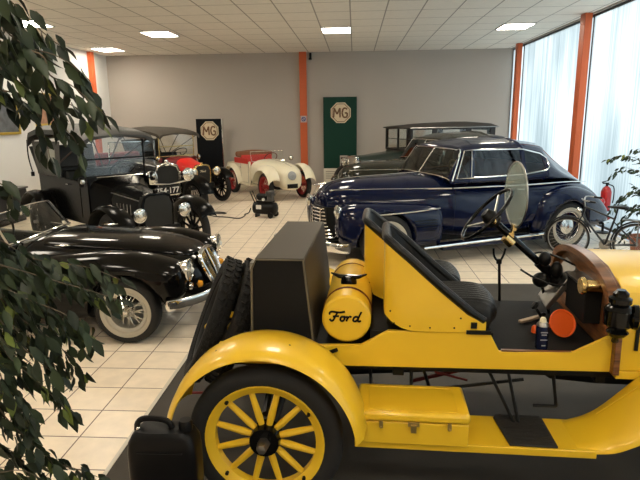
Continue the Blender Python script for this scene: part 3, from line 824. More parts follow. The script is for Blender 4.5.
# rear fenders
for s_ in (-1, 1):
    b = MB(); rings = []
    zc = .388
    for i in range(37):
        a = R(168 - (168 - 6) * i / 36)
        ra = .470
        d = (math.cos(a), math.sin(a))
        prof = [(-.50, ra - .02), (-.515, ra + .004), (-.58, ra + .020), (-.68, ra + .024), (-.78, ra + .012), (-.825, ra - .010), (-.83, ra - .022), (-.822, ra - .024), (-.816, ra - .016), (-.775, ra + .002), (-.68, ra + .014), (-.58, ra + .010), (-.52, ra - .006), (-.508, ra - .022)]
        rings.append([(d[0] * q, -s_ * y_ if s_ > 0 else y_, zc + d[1] * q) for y_, q in prof])
    f = b.loft(rings).build('rear_fender', YEL, car, ang=60)
    b = MB()
    for a in (118, 75, 140): b.ell((math.cos(R(a)) * .486, s_ * .70, zc + math.sin(R(a)) * .486), (.008, .008, .008), 8, 5)
    b.build('fender_bolts', BLACKS, f)
    b = MB().tube((0, s_ * .36, .6), (-.15, s_ * .46, .82), .01).tube((.1, s_ * .36, .6), (.33, s_ * .46, .74), .01)
    b.build('fender_irons', BLACKS, f)
    # inner fender apron
    rb = MB().bb(.43, 1.60, min(s_ * .35, s_ * .632), max(s_ * .35, s_ * .632), .327, .342).bb(.43, 1.58, min(s_ * .628, s_ * .642), max(s_ * .628, s_ * .642), .305, .344)
    r_ = rb.build('running_board', YEL, car, bevel=.004)
    st = [(1.50, .35, .342, .63, .342), (1.60, .36, .385, .635, .350), (1.68, .40, .475, .65, .375), (1.82, .45, .665, .69, .475), (1.95, .50, .82, .78, .58), (2.1, .53, .91, .84, .72), (2.3, .55, .96, .86, .84), (2.54, .56, .98, .87, .90), (2.8, .56, .95, .87, .86), (3.0, .56, .82, .87, .72)]
    rings = []
    for (x, yi, zi, yo, zo) in cr(st, 5):
        P_ = []
        for t_ in (0, .06, .2, .5, .8, .94, 1.0):
            y_ = yi + (yo - yi) * t_; z_ = zi + (zo - zi) * t_ + .03 * math.sin(PI * t_) * min(1, (x - 1.5) / .3) - (.015 if t_ in (0, 1.0) else 0)
            P_.append((x, s_ * y_, z_))
        rings.append(P_ + [(p[0], p[1], p[2] - .008) for p in reversed(P_)])
    ff = MB().loft(rings).build('front_fender', YEL, car, ang=60)
    if s_ < 0:
        MB().path([(1.56, -.40, .358), (1.54, -.44, .350), (1.575, -.56, .349), (1.62, -.60, .352), (1.75, -.63, .395), (1.9, -.66, .535)], .003, n=6).path([(1.64, -.44, .43), (1.80, -.50, .62), (1.93, -.56, .78)], .003, n=6).build('pressed_bead', YEL, ff)
        for x, y in ((1.50, -.42), (1.54, -.56)): MB().ell((x, y, .335), (.009, .009, .005), 8, 5).build('board_bolt', BLACKS, r_)
        # rubber step mat
        sm = MB().prism([(1.165, -.345), (1.375, -.345), (1.40, -.37), (1.405, -.63), (1.18, -.628), (1.15, -.38)], .343, .354, 'xy')
        o = sm.build('step_mat', mat('step_rubber', (.022, .020, .018), .6, bump=.4, bscale=150), r_, bevel=.003)
        b = MB()
        for i in range(9): b.bb(1.18, 1.39, -.60 + i * .03, -.596 + i * .03, .353, .357)
        b.build('mat_ribs', MATS['step_rubber'], o)
# toolbox
tb = MB().bb(.447, .978, -.66, -.365, .343, .462).build('toolbox', YEL, car, bevel=.006)
lid = MB().bb(.441, .984, -.668, -.360, .464, .514).build('toolbox_lid', YEL, tb, bevel=.016)
MB().path([(.50, -.64, .515), (.925, -.64, .515), (.925, -.40, .515), (.50, -.40, .515)], .0025, n=6, closed=True).build('lid_bead', YEL, lid)
b = MB()
for x in (.56, .885): b.box((x, -.672, .458), (.018, .010, .035)).ell((x, -.676, .443), (.008, .006, .008), 8, 5)
b.build('latch', mat('latch_metal', (.45, .33, .12), .35, metal=.8), tb)
MB().box((.715, -.673, .463), (.055, .010, .022)).box((.715, -.678, .443), (.026, .016, .04)).build('hasp', MATS['latch_metal'], tb)

# ---- things lying on the car's floor
CW = Matrix.Translation((-.40, 3.13, .018)) @ Matrix.Rotation(R(-2.5), 4, 'Z')


def on_car(x, y, z): return tuple(CW @ Vector((x, y, z)))


t = thing('spray_can', 'dark blue spray can with a white cap standing on the black car floor', 'can', on_car(1.372, -.355, .7405))
MB().lathe([(.001, 0), (.029, 0), (.031, .004), (.031, .122), (.001, .122)], (0, 0, 0), (0, 0, 1), 24).build('can_body', CANBLUE, t)
MB().lathe([(.031, .122), (.030, .13), (.020, .142), (.001, .142)], (0, 0, 0), (0, 0, 1), 24).build('can_shoulder', STEEL, t)
MB().lathe([(.016, .140), (.016, .155), (.011, .164), (.001, .164)], (0, 0, 0), (0, 0, 1), 16).build('can_nozzle', mat('cap_cream', (.75, .68, .50), .5), t)
for z0, w_ in ((.095, .034), (.082, .026), (.055, .034), (.025, .02)): MB().box((0, -.0312, z0), (w_, .0012, .006)).build('can_print', mat('print_pale', (.25, .25, .28), .5), t)
t = thing('funnel', 'orange plastic funnel lying on the car floor behind the spray can', 'funnel', on_car(1.515, -.21, .7385))
ax = Vector((.16, -.86, .42)).normalized()
c0 = Vector((0, 0, .084))
MB().lathe([(.072, 0), (.075, .004), (.072, .008), (.066, .006), (.03, -.06), (.018, -.085), (.012, -.15), (.009, -.15), (.014, -.085), (.026, -.062), (.063, 0), (.072, 0)], c0, ax, 36).build('funnel_body', ORANGEF, t)
t = thing('wooden_tool', 'pale wooden handled tool lying across the black car floor', 'tool', on_car(1.345, -.02, .7400), R(33))
MB().bb(0, .175, -.013, .013, .004, .022).build('handle', WOODP, t, bevel=.005)
MB().path([(.17, 0, .014), (.20, 0, .018), (.225, .01, .014)], [.012, .016, .010], n=8).build('head', BLACKS, t)
t = thing('orange_knob', 'small orange plastic piece beside the spray can', 'cap', on_car(1.40, -.14, .7400))
MB().lathe([(.001, .04), (.014, .038), (.02, .03), (.022, 0), (.001, 0)], (0, 0, 0), (0, 0, 1), 16).build('knob_body', ORANGEF, t)

# black canister beside the rear wheel
t = thing('jerrycan', 'black canister with a top handle standing beside the yellow rear wheel', 'canister', (-.84, 2.16, .0185))
rings = []
for z, k_ in ((0, .94), (.02, 1.0), (.48, 1.0), (.53, .96), (.565, .84), (.58, .70)):
    rings.append([(x * k_, y * k_, z) for x, y in [(.155 * math.copysign(abs(math.cos(a)) ** .35, math.cos(a)), .075 * math.copysign(abs(math.sin(a)) ** .35, math.sin(a))) for a in [2 * PI * (i + .5) / 40 for i in range(40)]]])
cn = MB().loft(rings).build('can_shell', mat('black_plastic', (.003, .003, .0035), .38, spec=.25), t)
b = MB().path(cr([(-.12, 0, .555), (-.115, 0, .60), (-.08, 0, .622), (.0, 0, .618), (.03, 0, .60), (.04, 0, .565)], 4), .013, n=10)
b.build('carry_handle', MATS['black_plastic'], t)
MB().lathe([(.001, .03), (.026, .03), (.03, .02), (.03, -.02), (.001, -.02)], (.10, 0, .59), (0, 0, 1), 16).build('screw_cap', MATS['black_plastic'], t)
MB().ell((-.105, -.02, .585), (.010, .010, .010), 10, 6).build('vent_cap', CHROME, t)
MB().path([(-.10, -.075, .50), (.10, -.075, .50)], .004, n=6).build('shell_seam', MATS['black_plastic'], cn)


# ================================================================ 1940s SALOON / COUPE
def cabin(st, rows_sub, sub, groups):
    """st: stations of six (x, y, z) points from belt to roof centre. Returns dict name -> MB and a point function"""
    G = []
    flat = [[c for p in s_ for c in p] for s_ in st]
    for f in cr(flat, sub):
        pts = [tuple(f[i * 3:i * 3 + 3]) for i in range(6)]
        row = []
        for i in range(5):
            n_ = rows_sub[i]
            for j in range(n_):
                row.append((i, cr(pts, n_)[i * n_ + j] if False else tuple(a + (b - a) * j / n_ for a, b in zip(pts[i], pts[i + 1]))))
        row.append((5, pts[5])); G.append(row)
    out = {}
    for side in (1, -1):
        for i in range(len(G) - 1):
            si = i // sub
            for j in range(len(G[0]) - 1):
                ri = G[i][j][0]
                q = [G[i][j][1], G[i + 1][j][1], G[i + 1][j + 1][1], G[i][j + 1][1]]
                if side < 0: q = [(p[0], -p[1], p[2]) for p in q]
                nm = groups.get((si, ri), 'cabin_shell')
                if nm != 'cabin_shell': nm = nm + ('_l' if side > 0 else '_r')
                mb = out.setdefault(nm, MB()); mb.add(q, [(0, 1, 2, 3)])
    return out


def saloon(name, label, cat, loc, rz, paint, glassm, seatm, detail=True, group=None, dy=0.0):
    t = thing(name, label, cat, loc, rz, group)
    body = MB().loft(hull([(.64, 0, .10, .50, .84), (.61, 0, .24, .44, .93), (.52, 0, .33, .40, 1.01), (.38, 0, .40, .34, 1.06), (.1, 0, .48, .30, 1.09), (-.4, 0, .62, .27, 1.105), (-.95, 0, .76, .25, 1.12, 3), (-1.3, 0, .80, .24, 1.06, 3.4), (-1.9, 0, .82, .24, 1.055, 3.4), (-2.5, 0, .81, .26, 1.07, 3.2),
                          (-3.0, 0, .74, .28, 1.05, 2.8), (-3.32, 0, .64, .30, .98), (-3.62, 0, .52, .32, .86), (-3.84, 0, .40, .34, .71), (-3.94, 0, .25, .38, .58)], 5, N=36))
    body = body.build('body', paint, t, ang=60)
    for s_ in (1, -1):
        ff = MB().loft(hull([(.60, s_ * .60, .06, .46, .70), (.57, s_ * .60, .15, .36, .77), (.48, s_ * .61, .21, .28, .815), (.30, s_ * .63, .245, .25, .835), (.0, s_ * .65, .25, .24, .825), (-.4, s_ * .66, .235, .23, .80), (-.75, s_ * .67, .205, .22, .775), (-.80, s_ * .66, .16, .24, .74)], 5, N=32)).build('front_fender', paint, t, ang=60)
        cut(ff, MB().tube((0, s_ * .45, .34), (0, s_ * 1.2, .34), .40, n=40))
        rf = MB().loft(hull([(-2.28, s_ * .72, .06, .3, .62), (-2.36, s_ * .72, .15, .25, .78), (-2.55, s_ * .70, .215, .23, .88), (-2.85, s_ * .68, .25, .23, .92), (-3.15, s_ * .64, .25, .24, .88), (-3.45, s_ * .59, .22, .26, .76), (-3.70, s_ * .53, .17, .28, .58), (-3.80, s_ * .50, .08, .32, .46)], 5, N=32)).build('rear_fender', paint, t, ang=60)
        cut(rf, MB().tube((-2.83, s_ * .48, .34), (-2.83, s_ * 1.2, .34), .385, n=40))
        for x in (0, -2.83):
            disc_wheel(t, (x, s_ * .80, .35), s_, colm=paint)
            MB().torus((x, s_ * .885, .345), (0, 1, 0), .395, .008, a0=0, a1=PI * 2, m=6)
        if detail or s_ > 0:
            headlamp(t, (.585, s_ * .60, .735), .085, .10)
            # chrome strips
            MB().path(cr([(-.50, s_ * .900, .235), (-1.4, s_ * .885, .258), (-2.0, s_ * .885, .27), (-2.42, s_ * .885, .285)], 4), .026, n=8, flat=.8).build('sill_trim', CHROME, t)
            MB().path(cr([(.60, s_ * .34, .985), (.1, s_ * .50, .99), (-.4, s_ * .645, .99), (-.95, s_ * .795, .985)], 5), .009, n=6).build('bonnet_strip', CHROME, t)
            MB().path(cr([(-.97, s_ * .795, .985), (-1.4, s_ * .826, .985), (-2.0, s_ * .842, .98), (-2.5, s_ * .835, .985), (-2.9, s_ * .79, .98), (-3.2, s_ * .735, .965)], 5), .009, n=6).build('belt_strip', CHROME, t)
            MB().path(cr([(.30, s_ * .85, .71), (0, s_ * .885, .715), (-.4, s_ * .880, .725), (-.74, s_ * .862, .745)], 5), .008, n=6).build('fender_strip', CHROME, t)
            MB().prism([(-.80, .245), (-2.40, .275), (-2.40, .20), (-.80, .17)], s_ * .70, s_ * .87, 'xz').build('running_board', paint, t, bevel=.01)
            b = MB()
            for i in range(5): b.box((-.52, s_ * (.897 - .003 * i), .60 - i * .035), (.34, .008, .010))
            b.build('fender_louvres', BLACKS, ff)
            MB().path([(-1.0, s_ * .785, 1.03), (-1.0, s_ * .812, .9), (-.98, s_ * .825, .5), (-.95, s_ * .82, .29)], .0025, n=4).path([(-2.12, s_ * .80, 1.03), (-2.12, s_ * .842, .9), (-2.13, s_ * .842, .6), (-2.2, s_ * .82, .29)], .0025, n=4).build('door_gap', BLACKS, t)
            h = MB().path([(-1.92, s_ * .845, .93), (-1.92, s_ * .875, .93), (-2.04, s_ * .875, .925)], .009, n=8).build('door_handle', CHROME, t)
            MB().ell((-3.76, s_ * .52, .60), (.05, .035, .06)).build('tail_lamp', EXTRED, t)
    # cabin
    Z = 1.04
    st = [
        [(-.94, .76, Z), (-.93, .75, 1.08), (-.92, .70, 1.10), (-.91, .52, 1.12), (-.89, .28, 1.128), (-.88, 0, 1.13)],
        [(-.96, .77, Z), (-.98, .765, 1.09), (-1.15, .635, 1.435), (-1.15, .52, 1.46), (-1.14, .28, 1.47), (-1.13, 0, 1.47)],
        [(-1.00, .785, Z), (-1.02, .78, 1.10), (-1.20, .650, 1.450), (-1.23, .53, 1.505), (-1.26, .28, 1.53), (-1.27, 0, 1.535)],
        [(-1.22, .80, Z), (-1.24, .79, 1.105), (-1.31, .665, 1.460), (-1.37, .545, 1.525), (-1.43, .30, 1.57), (-1.45, 0, 1.578)],
        [(-1.27, .80, Z), (-1.29, .79, 1.105), (-1.36, .668, 1.463), (-1.45, .55, 1.532), (-1.52, .30, 1.58), (-1.54, 0, 1.59)],
        [(-2.05, .80, Z), (-2.05, .79, 1.115), (-2.06, .675, 1.455), (-2.06, .56, 1.535), (-2.08, .30, 1.59), (-2.08, 0, 1.60)],
        [(-2.12, .80, Z), (-2.12, .79, 1.118), (-2.12, .675, 1.450), (-2.13, .56, 1.53), (-2.14, .30, 1.585), (-2.14, 0, 1.597)],
        [(-2.46, .785, Z), (-2.46, .765, 1.155), (-2.40, .685, 1.385), (-2.50, .55, 1.475), (-2.58, .28, 1.52), (-2.60, 0, 1.525)],
        [(-2.53, .78, Z), (-2.52, .755, 1.20), (-2.50, .70, 1.32), (-2.60, .54, 1.41), (-2.70, .28, 1.475), (-2.72, 0, 1.485)],
        [(-2.88, .70, Z - .01), (-2.90, .64, 1.07), (-2.88, .56, 1.13), (-2.92, .42, 1.23), (-2.96, .22, 1.32), (-2.97, 0, 1.345)],
        [(-3.15, .58, Z - .06), (-3.18, .52, 1.0), (-3.18, .46, 1.03), (-3.22, .34, 1.08), (-3.25, .18, 1.12), (-3.26, 0, 1.13)],
        [(-3.40, .44, Z - .14), (-3.42, .40, .92), (-3.44, .34, .94), (-3.46, .26, .95), (-3.48, .14, .96), (-3.50, 0, .965)],
    ]
    g = {(0, 2): 'windscreen', (0, 3): 'windscreen', (0, 4): 'windscreen', (2, 1): 'quarter_light', (4, 1): 'door_window', (6, 1): 'rear_side_window', (9, 4): 'rear_window'}
    parts = cabin(st, (2, 4, 3, 4, 4), 4, g)
    for nm, mb in parts.items():
        if nm == 'cabin_shell':
            o = mb.build('cabin_shell', paint, t, ang=60)
            md = o.modifiers.new('thick', 'SOLIDIFY'); md.thickness = .018; md.offset = -1
        else: mb.build(nm[:-2], glassm, t, ang=60)
    for s_ in (1, -1):
        m_ = lambda P_: [(p[0], s_ * (p[1] + .004), p[2] + .003) for p in P_]
        fl = lambda i, a: st[i][a]
        if s_ > 0 or detail:
            MB().path(m_([fl(2, 1), fl(3, 1), fl(4, 1), fl(5, 1), fl(6, 1), fl(7, 1), fl(8, 1), fl(8, 2), fl(7, 2), fl(6, 2), fl(5, 2), fl(4, 2), fl(3, 2), fl(2, 2)]), .010, n=6, closed=True).build('window_trim', CHROME, t)
            MB().path(m_([fl(3, 1), fl(3, 2)]), .008, n=6).build('quarter_light_post', CHROME, t)
        MB().path(cr(m_([fl(0, 1), fl(0, 2), fl(0, 3), fl(0, 4), (-.88, 0, 1.13)]), 3), .009, n=6).path(cr(m_([(-.96, .765, 1.07), fl(1, 2), fl(1, 3), fl(1, 4), (-1.13, 0, 1.47)]), 4), .010, n=6).build('windscreen_trim', CHROME, t)
    MB().tube((-.88, 0, 1.13), (-1.135, 0, 1.475), .011, n=8).build('windscreen_post', CHROME, t)
    # inside
    b = MB()
    for s_ in (1, -1): b.box((-1.98, s_ * .36, 1.12), (.16, .60, .34), (0, R(-8), 0)).box((-2.55, s_ * .33, 1.12), (.14, .58, .22), (0, R(-12), 0))
    b.build('seat_backs', seatm, t, bevel=.05)
    MB().torus((-1.30, .38, 1.14), (1, 0, -.5), .20, .012, n=32).build('steering_wheel', mat('bakelite', (.35, .28, .18), .4), t)
    MB().box((-1.03, 0, 1.10), (.14, 1.1, .07)).build('dashboard', paint, t, bevel=.02)
    MB().box((-1.22, 0, 1.40), (.03, .22, .06)).build('rear_view_mirror', CHROME, t)
    # grille and bumper
    if detail:
        b = MB()
        for i in range(10):
            z = .30 + i * .047; k_ = .34 - .012 * i
            b.path(cr([(.52, -k_, z), (.66, -k_ * .8, z), (.735 - .004 * i, 0, z), (.66, k_ * .8, z), (.52, k_, z)], 4), .0115, n=6)
        for y, x in ((-.2, .70), (0, .742), (.2, .70)): b.tube((x, y, .29), (x - .02, y, .74), .009, n=6)
        gr = b.build('grille', CHROME, t)
        MB().prism([(.50, -.36), (.62, -.27), (.69, 0), (.62, .27), (.50, .36)], .28, .75, 'xy').build('grille_core', BLACKS, gr)
        b = MB().path(cr([(.40, -.92, .30), (.66, -.84, .30), (.86, -.45, .30), (.92, 0, .30), (.86, .45, .30), (.66, .84, .30), (.40, .92, .30)], 5), .052, n=12, flat=.45, upv=(0, 0, 1)) if False else MB()
        pts = cr([(.52, -.84), (.66, -.74), (.80, -.42), (.85, 0), (.80, .42), (.66, .74), (.52, .84)], 5)
        b.loft([[(x + .012 * math.cos(a) * 1.6, y, .30 + .062 * math.sin(a)) for a in [2 * PI * q / 12 for q in range(12)]] for x, y in pts])
        bp_ = b.build('bumper', CHROME, t)
        b = MB()
        for y in (-.33, .33): b.ell((.86, y, .33), (.035, .032, .10))
        b.ell((.88, 0, .36), (.03, .05, .08))
        b.path([(.845, -.33, .43), (.86, 0, .45), (.845, .33, .43)], .012, n=8)
        b.build('bumper_guards', CHROME, bp_)
        MB().bb(.3, .88, -.40, -.36, .28, .32).bb(.3, .88, .36, .40, .28, .32).build('bumper_irons', BLACKS, bp_)
        MB().path(cr([(-3.5, -.80, .34), (-3.88, -.60, .34), (-4.04, 0, .34), (-3.88, .60, .34), (-3.5, .80, .34)], 5), .045, n=10, flat=.5).build('rear_bumper', CHROME, t)
        MB().path(cr([(.71, 0, .86), (.60, 0, 1.0), (.40, 0, 1.075), (.1, 0, 1.105), (-.4, 0, 1.12), (-.9, 0, 1.135)], 4), .008, n=6).build('bonnet_ornament', CHROME, t)
    MB().bb(-3.7, .5, -.5, .5, .22, .3).build('floor_pan', BLACKS, t)
    return t


saloon('coupe_car', 'dark navy 1940s coupe with whitewall tyres and chrome grille parked behind the yellow speedster', 'car', (.1016, 7.738, 0), R(202), NAVY, CARGLASS, BROWNC)
_c, _s = math.cos(R(202)), math.sin(R(202))
sx, sy = -1.22, -2.42
saloon('saloon_car', 'dark olive 1940s saloon parked beyond the navy coupe, only its bonnet, windscreen and roof showing', 'car', (.1016 + _c * sx - _s * sy, 7.738 + _s * sx + _c * sy, 0), R(202), SEDANP, CARGLASS, BROWNC, detail=False)


# ================================================================ BOXY VINTAGE SALOON AT THE BACK
def box_car():
    sx, sy = -2.05, -4.95
    t = thing('vintage_saloon', 'tall boxy dark green vintage saloon with upright windows at the back right', 'car', (.1016 + _c * sx - _s * sy, 7.738 + _s * sx + _c * sy, 0), R(202))
    GP = mat('dark_green_paint', (.010, .020, .014), .3, coat=.5)
    DK = mat('black_brown_trim', (.015, .011, .009), .5)
    for s_ in (1, -1):
        for x in (0, -2.7):
            wood_wheel(t, (x, s_ * .66, .37), s_, BLACKP, BLACKP, r=.37)
            f = MB()
            rings = []
            for i in range(17):
                a = R(165 - 150 * i / 16); rings.append([(x + q * math.cos(a), s_ * y_, .37 + q * math.sin(a)) for y_, q in ((.54, .43), (.66, .455), (.78, .43), (.78, .42), (.66, .442), (.54, .42))])
            f.loft(rings).build('fender', BLACKP, t, ang=60)
        MB().bb(-2.3, -.4, min(s_ * .52, s_ * .78), max(s_ * .52, s_ * .78), .30, .33).build('running_board', BLACKP, t)
        headlamp(t, (.28, s_ * .38, .86), .10, .14)
    MB().loft(hull([(.18, 0, .27, .45, 1.0, 4), (-.3, 0, .32, .42, 1.06, 4), (-.95, 0, .50, .40, 1.12, 5)], 4)).build('bonnet', GP, t)
    MB().bb(.16, .25, -.28, .28, .42, 1.02).build('radiator', CHROME, t, bevel=.03)
    MB().bb(-3.2, -.93, -.66, .66, .40, 1.12).build('body_tub', GP, t, bevel=.04)
    # roof
    rings = []
    for x, zt in ((-.88, 1.68), (-1.0, 1.70), (-1.6, 1.745), (-2.4, 1.77), (-2.8, 1.765), (-3.15, 1.74), (-3.25, 1.70)):
        rings.append([(x, y_, z) for y_, z in ((-.70, 1.63), (-.70, 1.655), (-.5, zt - .02), (0, zt), (.5, zt - .02), (.70, 1.655), (.70, 1.63))])
    MB().loft(rings).build('roof', mat('roof_fabric', (.028, .022, .018), .6), t, bevel=.01)
    MB().path([(-3.25, .705, 1.645), (-.9, .705, 1.645)], .010, n=6).build('roof_gutter', STEEL, t)
    for s_ in (1, -1):
        y = s_ * .64
        for x0, x1 in ((-.99, -.93), (-1.62, -1.50), (-2.52, -2.40), (-3.18, -3.04)):
            MB().bb(x0, x1, y - .025, y + .025, 1.12, 1.66).build('pillar', DK, t, bevel=.005)
        b = MB()
        for x0, x1 in ((-1.50, -.99), (-2.40, -1.62), (-3.04, -2.52)):
            MB().bb(x0, x1, y - .004, y + .004, 1.14, 1.61).build('side_window', OLDGLASS, t, smooth=False)
            b.bb(x0, x1, y - .02, y + .02, 1.12, 1.15).bb(x0, x1, y - .02, y + .02, 1.60, 1.63)
        b.build('window_rail', DK, t)
    b = MB().bb(-.97, -.93, -.62, .62, 1.62, 1.66).bb(-.97, -.93, -.62, .62, 1.12, 1.16).bb(-.965, -.935, -.62, .62, 1.38, 1.395).bb(-.97, -.93, -.02, .02, 1.12, 1.64)
    b.build('windscreen_frame', DK, t); MB().bb(-.954, -.948, -.61, .61, 1.15, 1.63).build('windscreen', OLDGLASS, t, smooth=False)
    b = MB().bb(-3.18, -3.14, -.62, -.38, 1.12, 1.64).bb(-3.18, -3.14, .38, .62, 1.12, 1.64).bb(-3.18, -3.14, -.62, .62, 1.12, 1.28).bb(-3.18, -3.14, -.62, .62, 1.56, 1.64)
    b.build('back_panel', GP, t)
    b = MB().box((-1.9, 0, 1.15), (.14, 1.1, .3)).box((-2.9, 0, 1.15), (.16, 1.1, .34)); b.build('seat_backs', mat('green_cloth', (.05, .08, .05), .8), t, bevel=.04)


box_car()


# ================================================================ BLACK ROADSTER (front left)
def roadster():
    t = thing('roadster_car', 'glossy black sports roadster with wire wheels and whitewall tyres, left foreground behind the ficus', 'car', (-1.975, 5.15, 0), 0)
    P_ = BLACKP
    MB().loft(hull([(.60, 0, .16, .30, .52), (.56, 0, .30, .26, .62), (.45, 0, .40, .22, .70), (.2, 0, .47, .20, .775), (-.2, 0, .53, .19, .83), (-.6, 0, .57, .18, .86), (-.95, 0, .60, .18, .865, 3), (-1.12, 0, .60, .18, .84, 3)], 5, N=36)).build('front_body', P_, t, ang=60)
    MB().loft(hull([(.50, 0, .14, .60, .70), (.40, 0, .27, .62, .748), (.1, 0, .34, .66, .82), (-.4, 0, .40, .70, .868), (-.80, 0, .42, .74, .885), (-.84, 0, .38, .78, .88)], 5, N=30)).build('bonnet', P_, t, ang=60)
    for s_ in (1, -1):
        f = MB().loft(hull([(.50, s_ * .53, .07, .46, .60), (.47, s_ * .53, .14, .40, .68), (.35, s_ * .54, .18, .30, .735), (.12, s_ * .55, .195, .24, .785), (-.2, s_ * .56, .19, .21, .80), (-.6, s_ * .565, .18, .19, .77), (-1.0, s_ * .57, .17, .18, .74), (-1.5, s_ * .57, .17, .18, .74), (-1.9, s_ * .57, .18, .18, .77), (-2.35, s_ * .56, .20, .20, .81), (-2.8, s_ * .53, .18, .26, .72), (-3.1, s_ * .50, .10, .34, .58)], 5, N=32)).build('fender', P_, t, ang=60)
        cut(f, MB().tube((0, s_ * .40, .29), (0, s_ * 1.0, .29), .345, n=40))
        cut(f, MB().tube((-2.39, s_ * .40, .29), (-2.39, s_ * 1.0, .29), .32, n=40))
        for x in (0, -2.39): wire_wheel(t, (x, s_ * .655, .292), s_)
        headlamp(t, (.515, s_ * .53, .625), .095, .16)
        MB().lathe([(.001, .03), (.028, .022), (.034, 0), (.001, -.02)], (.515, s_ * .50, .47), (1, 0, 0), 16).build('side_lamp', CHROME, t)
        MB().ell((-.62, s_ * .50, .835), (.075, .022, .008), 20, 8).build('bonnet_vent', CHROME, t)
    MB().lathe([(.001, .04), (.026, .03), (.034, 0), (.001, -.02)], (.565, -.40, .46), (1, 0, 0), 16).build('turn_lamp', AMBER, t)
    MB().lathe([(.001, .04), (.026, .03), (.034, 0), (.001, -.02)], (.565, .40, .46), (1, 0, 0), 16).build('turn_lamp', AMBER, t)
    # slanted grille
    M = Matrix.Translation((.60, -.06, .54)) @ Matrix.Rotation(R(-22), 4, 'Y')
    out_ = [(-.13, -.15), (-.19, -.02), (-.21, .10), (-.16, .165), (0, .185), (.16, .165), (.21, .10), (.19, -.02), (.13, -.15)]
    gr = MB().path([(0, y, z) for y, z in cr(out_, 4, True)], .020, n=10, closed=True).xf(M).build('grille', CHROME, t)
    b = MB()
    for i in range(19):
        y = -.18 + i * .02
        if abs(y) < .012: continue
        top_ = .17 - .4 * y * y * 1.6 - (.05 if abs(y) > .16 else 0); bot = -.15 + (0 if abs(y) < .13 else (abs(y) - .13) * 2.6)
        b.tube((.0, y, bot), (.0, y, top_), .004, n=6)
    b.build('grille_slats', CHROME, gr) if False else b.xf(M).build('grille_slats', CHROME, gr)
    MB().path([(.008, 0, -.15), (.018, 0, .02), (.010, 0, .18)], .011, n=8).xf(M).build('grille_bar', CHROME, gr)
    MB().prism([(-.13, -.15), (-.19, -.02), (-.21, .10), (-.16, .165), (0, .185), (.16, .165), (.21, .10), (.19, -.02), (.13, -.15)], -.03, -.012, 'yz').xf(M).build('grille_back', BLACKS, gr)
    pts = cr([(.38, -.74), (.48, -.66), (.64, -.42), (.72, 0), (.64, .42), (.48, .66), (.38, .74)], 5)
    bp_ = MB().loft([[(x + .016 * math.cos(a), y, .36 + .045 * math.sin(a)) for a in [2 * PI * q / 12 for q in range(12)]] for x, y in pts]).build('bumper', CHROME, t)
    b = MB()
    for y in (-.30, .30): b.loft(hull([(.66, y, .012, .30, .34), (.685, y, .022, .28, .46), (.715, y, .022, .29, .50), (.74, y, .012, .32, .46)], 3))
    b.build('overriders', CHROME, bp_)
    MB().bb(.3, .62, -.32, -.28, .30, .34).bb(.3, .62, .28, .32, .30, .34).build('bumper_irons', BLACKS, bp_)
    # windscreen
    bt = [(-1.10, -.53, .845), (-1.02, -.40, .865), (-.98, -.0, .885), (-1.02, .40, .865), (-1.10, .53, .845)]
    tp = [(-1.26, -.48, 1.085), (-1.22, -.38, 1.105), (-1.19, 0, 1.125), (-1.22, .38, 1.105), (-1.26, .48, 1.085)]
    cb, ct = cr(bt, 4), cr(tp, 4)
    fr_ = MB().path(cb, .009, n=6).path(ct, .009, n=6).path([cb[0], ct[0]], .011, n=6).path([cb[-1], ct[-1]], .011, n=6).build('windscreen_frame', CHROME, t)
    MB().loft([[(a[0], a[1], a[2]) for a in cb], [(a[0], a[1], a[2]) for a in ct]], caps=False, closed=False).build('windscreen', GLASS, t)
    # cockpit
    b = MB().bb(-2.0, -1.1, -.56, .56, .18, .30)
    for s_ in (1, -1): b.bb(-2.0, -1.1, min(s_ * .50, s_ * .60), max(s_ * .50, s_ * .60), .2, .74)
    b.build('cockpit_tub', P_, t, bevel=.02)
    MB().loft(hull([(-1.95, 0, .56, .2, .80, 3), (-2.3, 0, .52, .2, .82), (-2.8, 0, .42, .22, .72), (-3.15, 0, .25, .28, .58)], 5)).build('rear_body', P_, t, ang=60)
    for s_ in (1, -1):
        MB().box((-1.60, s_ * .25, .38), (.46, .40, .14)).box((-1.84, s_ * .25, .62), (.12, .40, .48), (0, R(-14), 0)).build('seat', mat('dark_seat', (.03, .022, .018), .5), t, bevel=.04)
    MB().torus((-1.34, -.26, .84), (1, 0, -.3), .19, .011, n=32).tube((-1.34, -.26, .84), (-1.08, -.26, .74), .012).build('steering_wheel', BLACKS, t)
    MB().bb(-1.16, -1.10, -.52, .52, .62, .82).build('dashboard', BLACKS, t, bevel=.01)
    MB().path([(-1.20, 0, 1.115), (-1.21, 0, 1.06)], .006, n=6).box((-1.22, 0, 1.05), (.02, .18, .045)).build('rear_view_mirror', CHROME, t)
    for y_ in (-.2, .2): MB().path([(-.90, y_, .885), (-1.02, y_ - .14, .94)], .004, n=5).build('wiper', CHROME, t)


roadster()


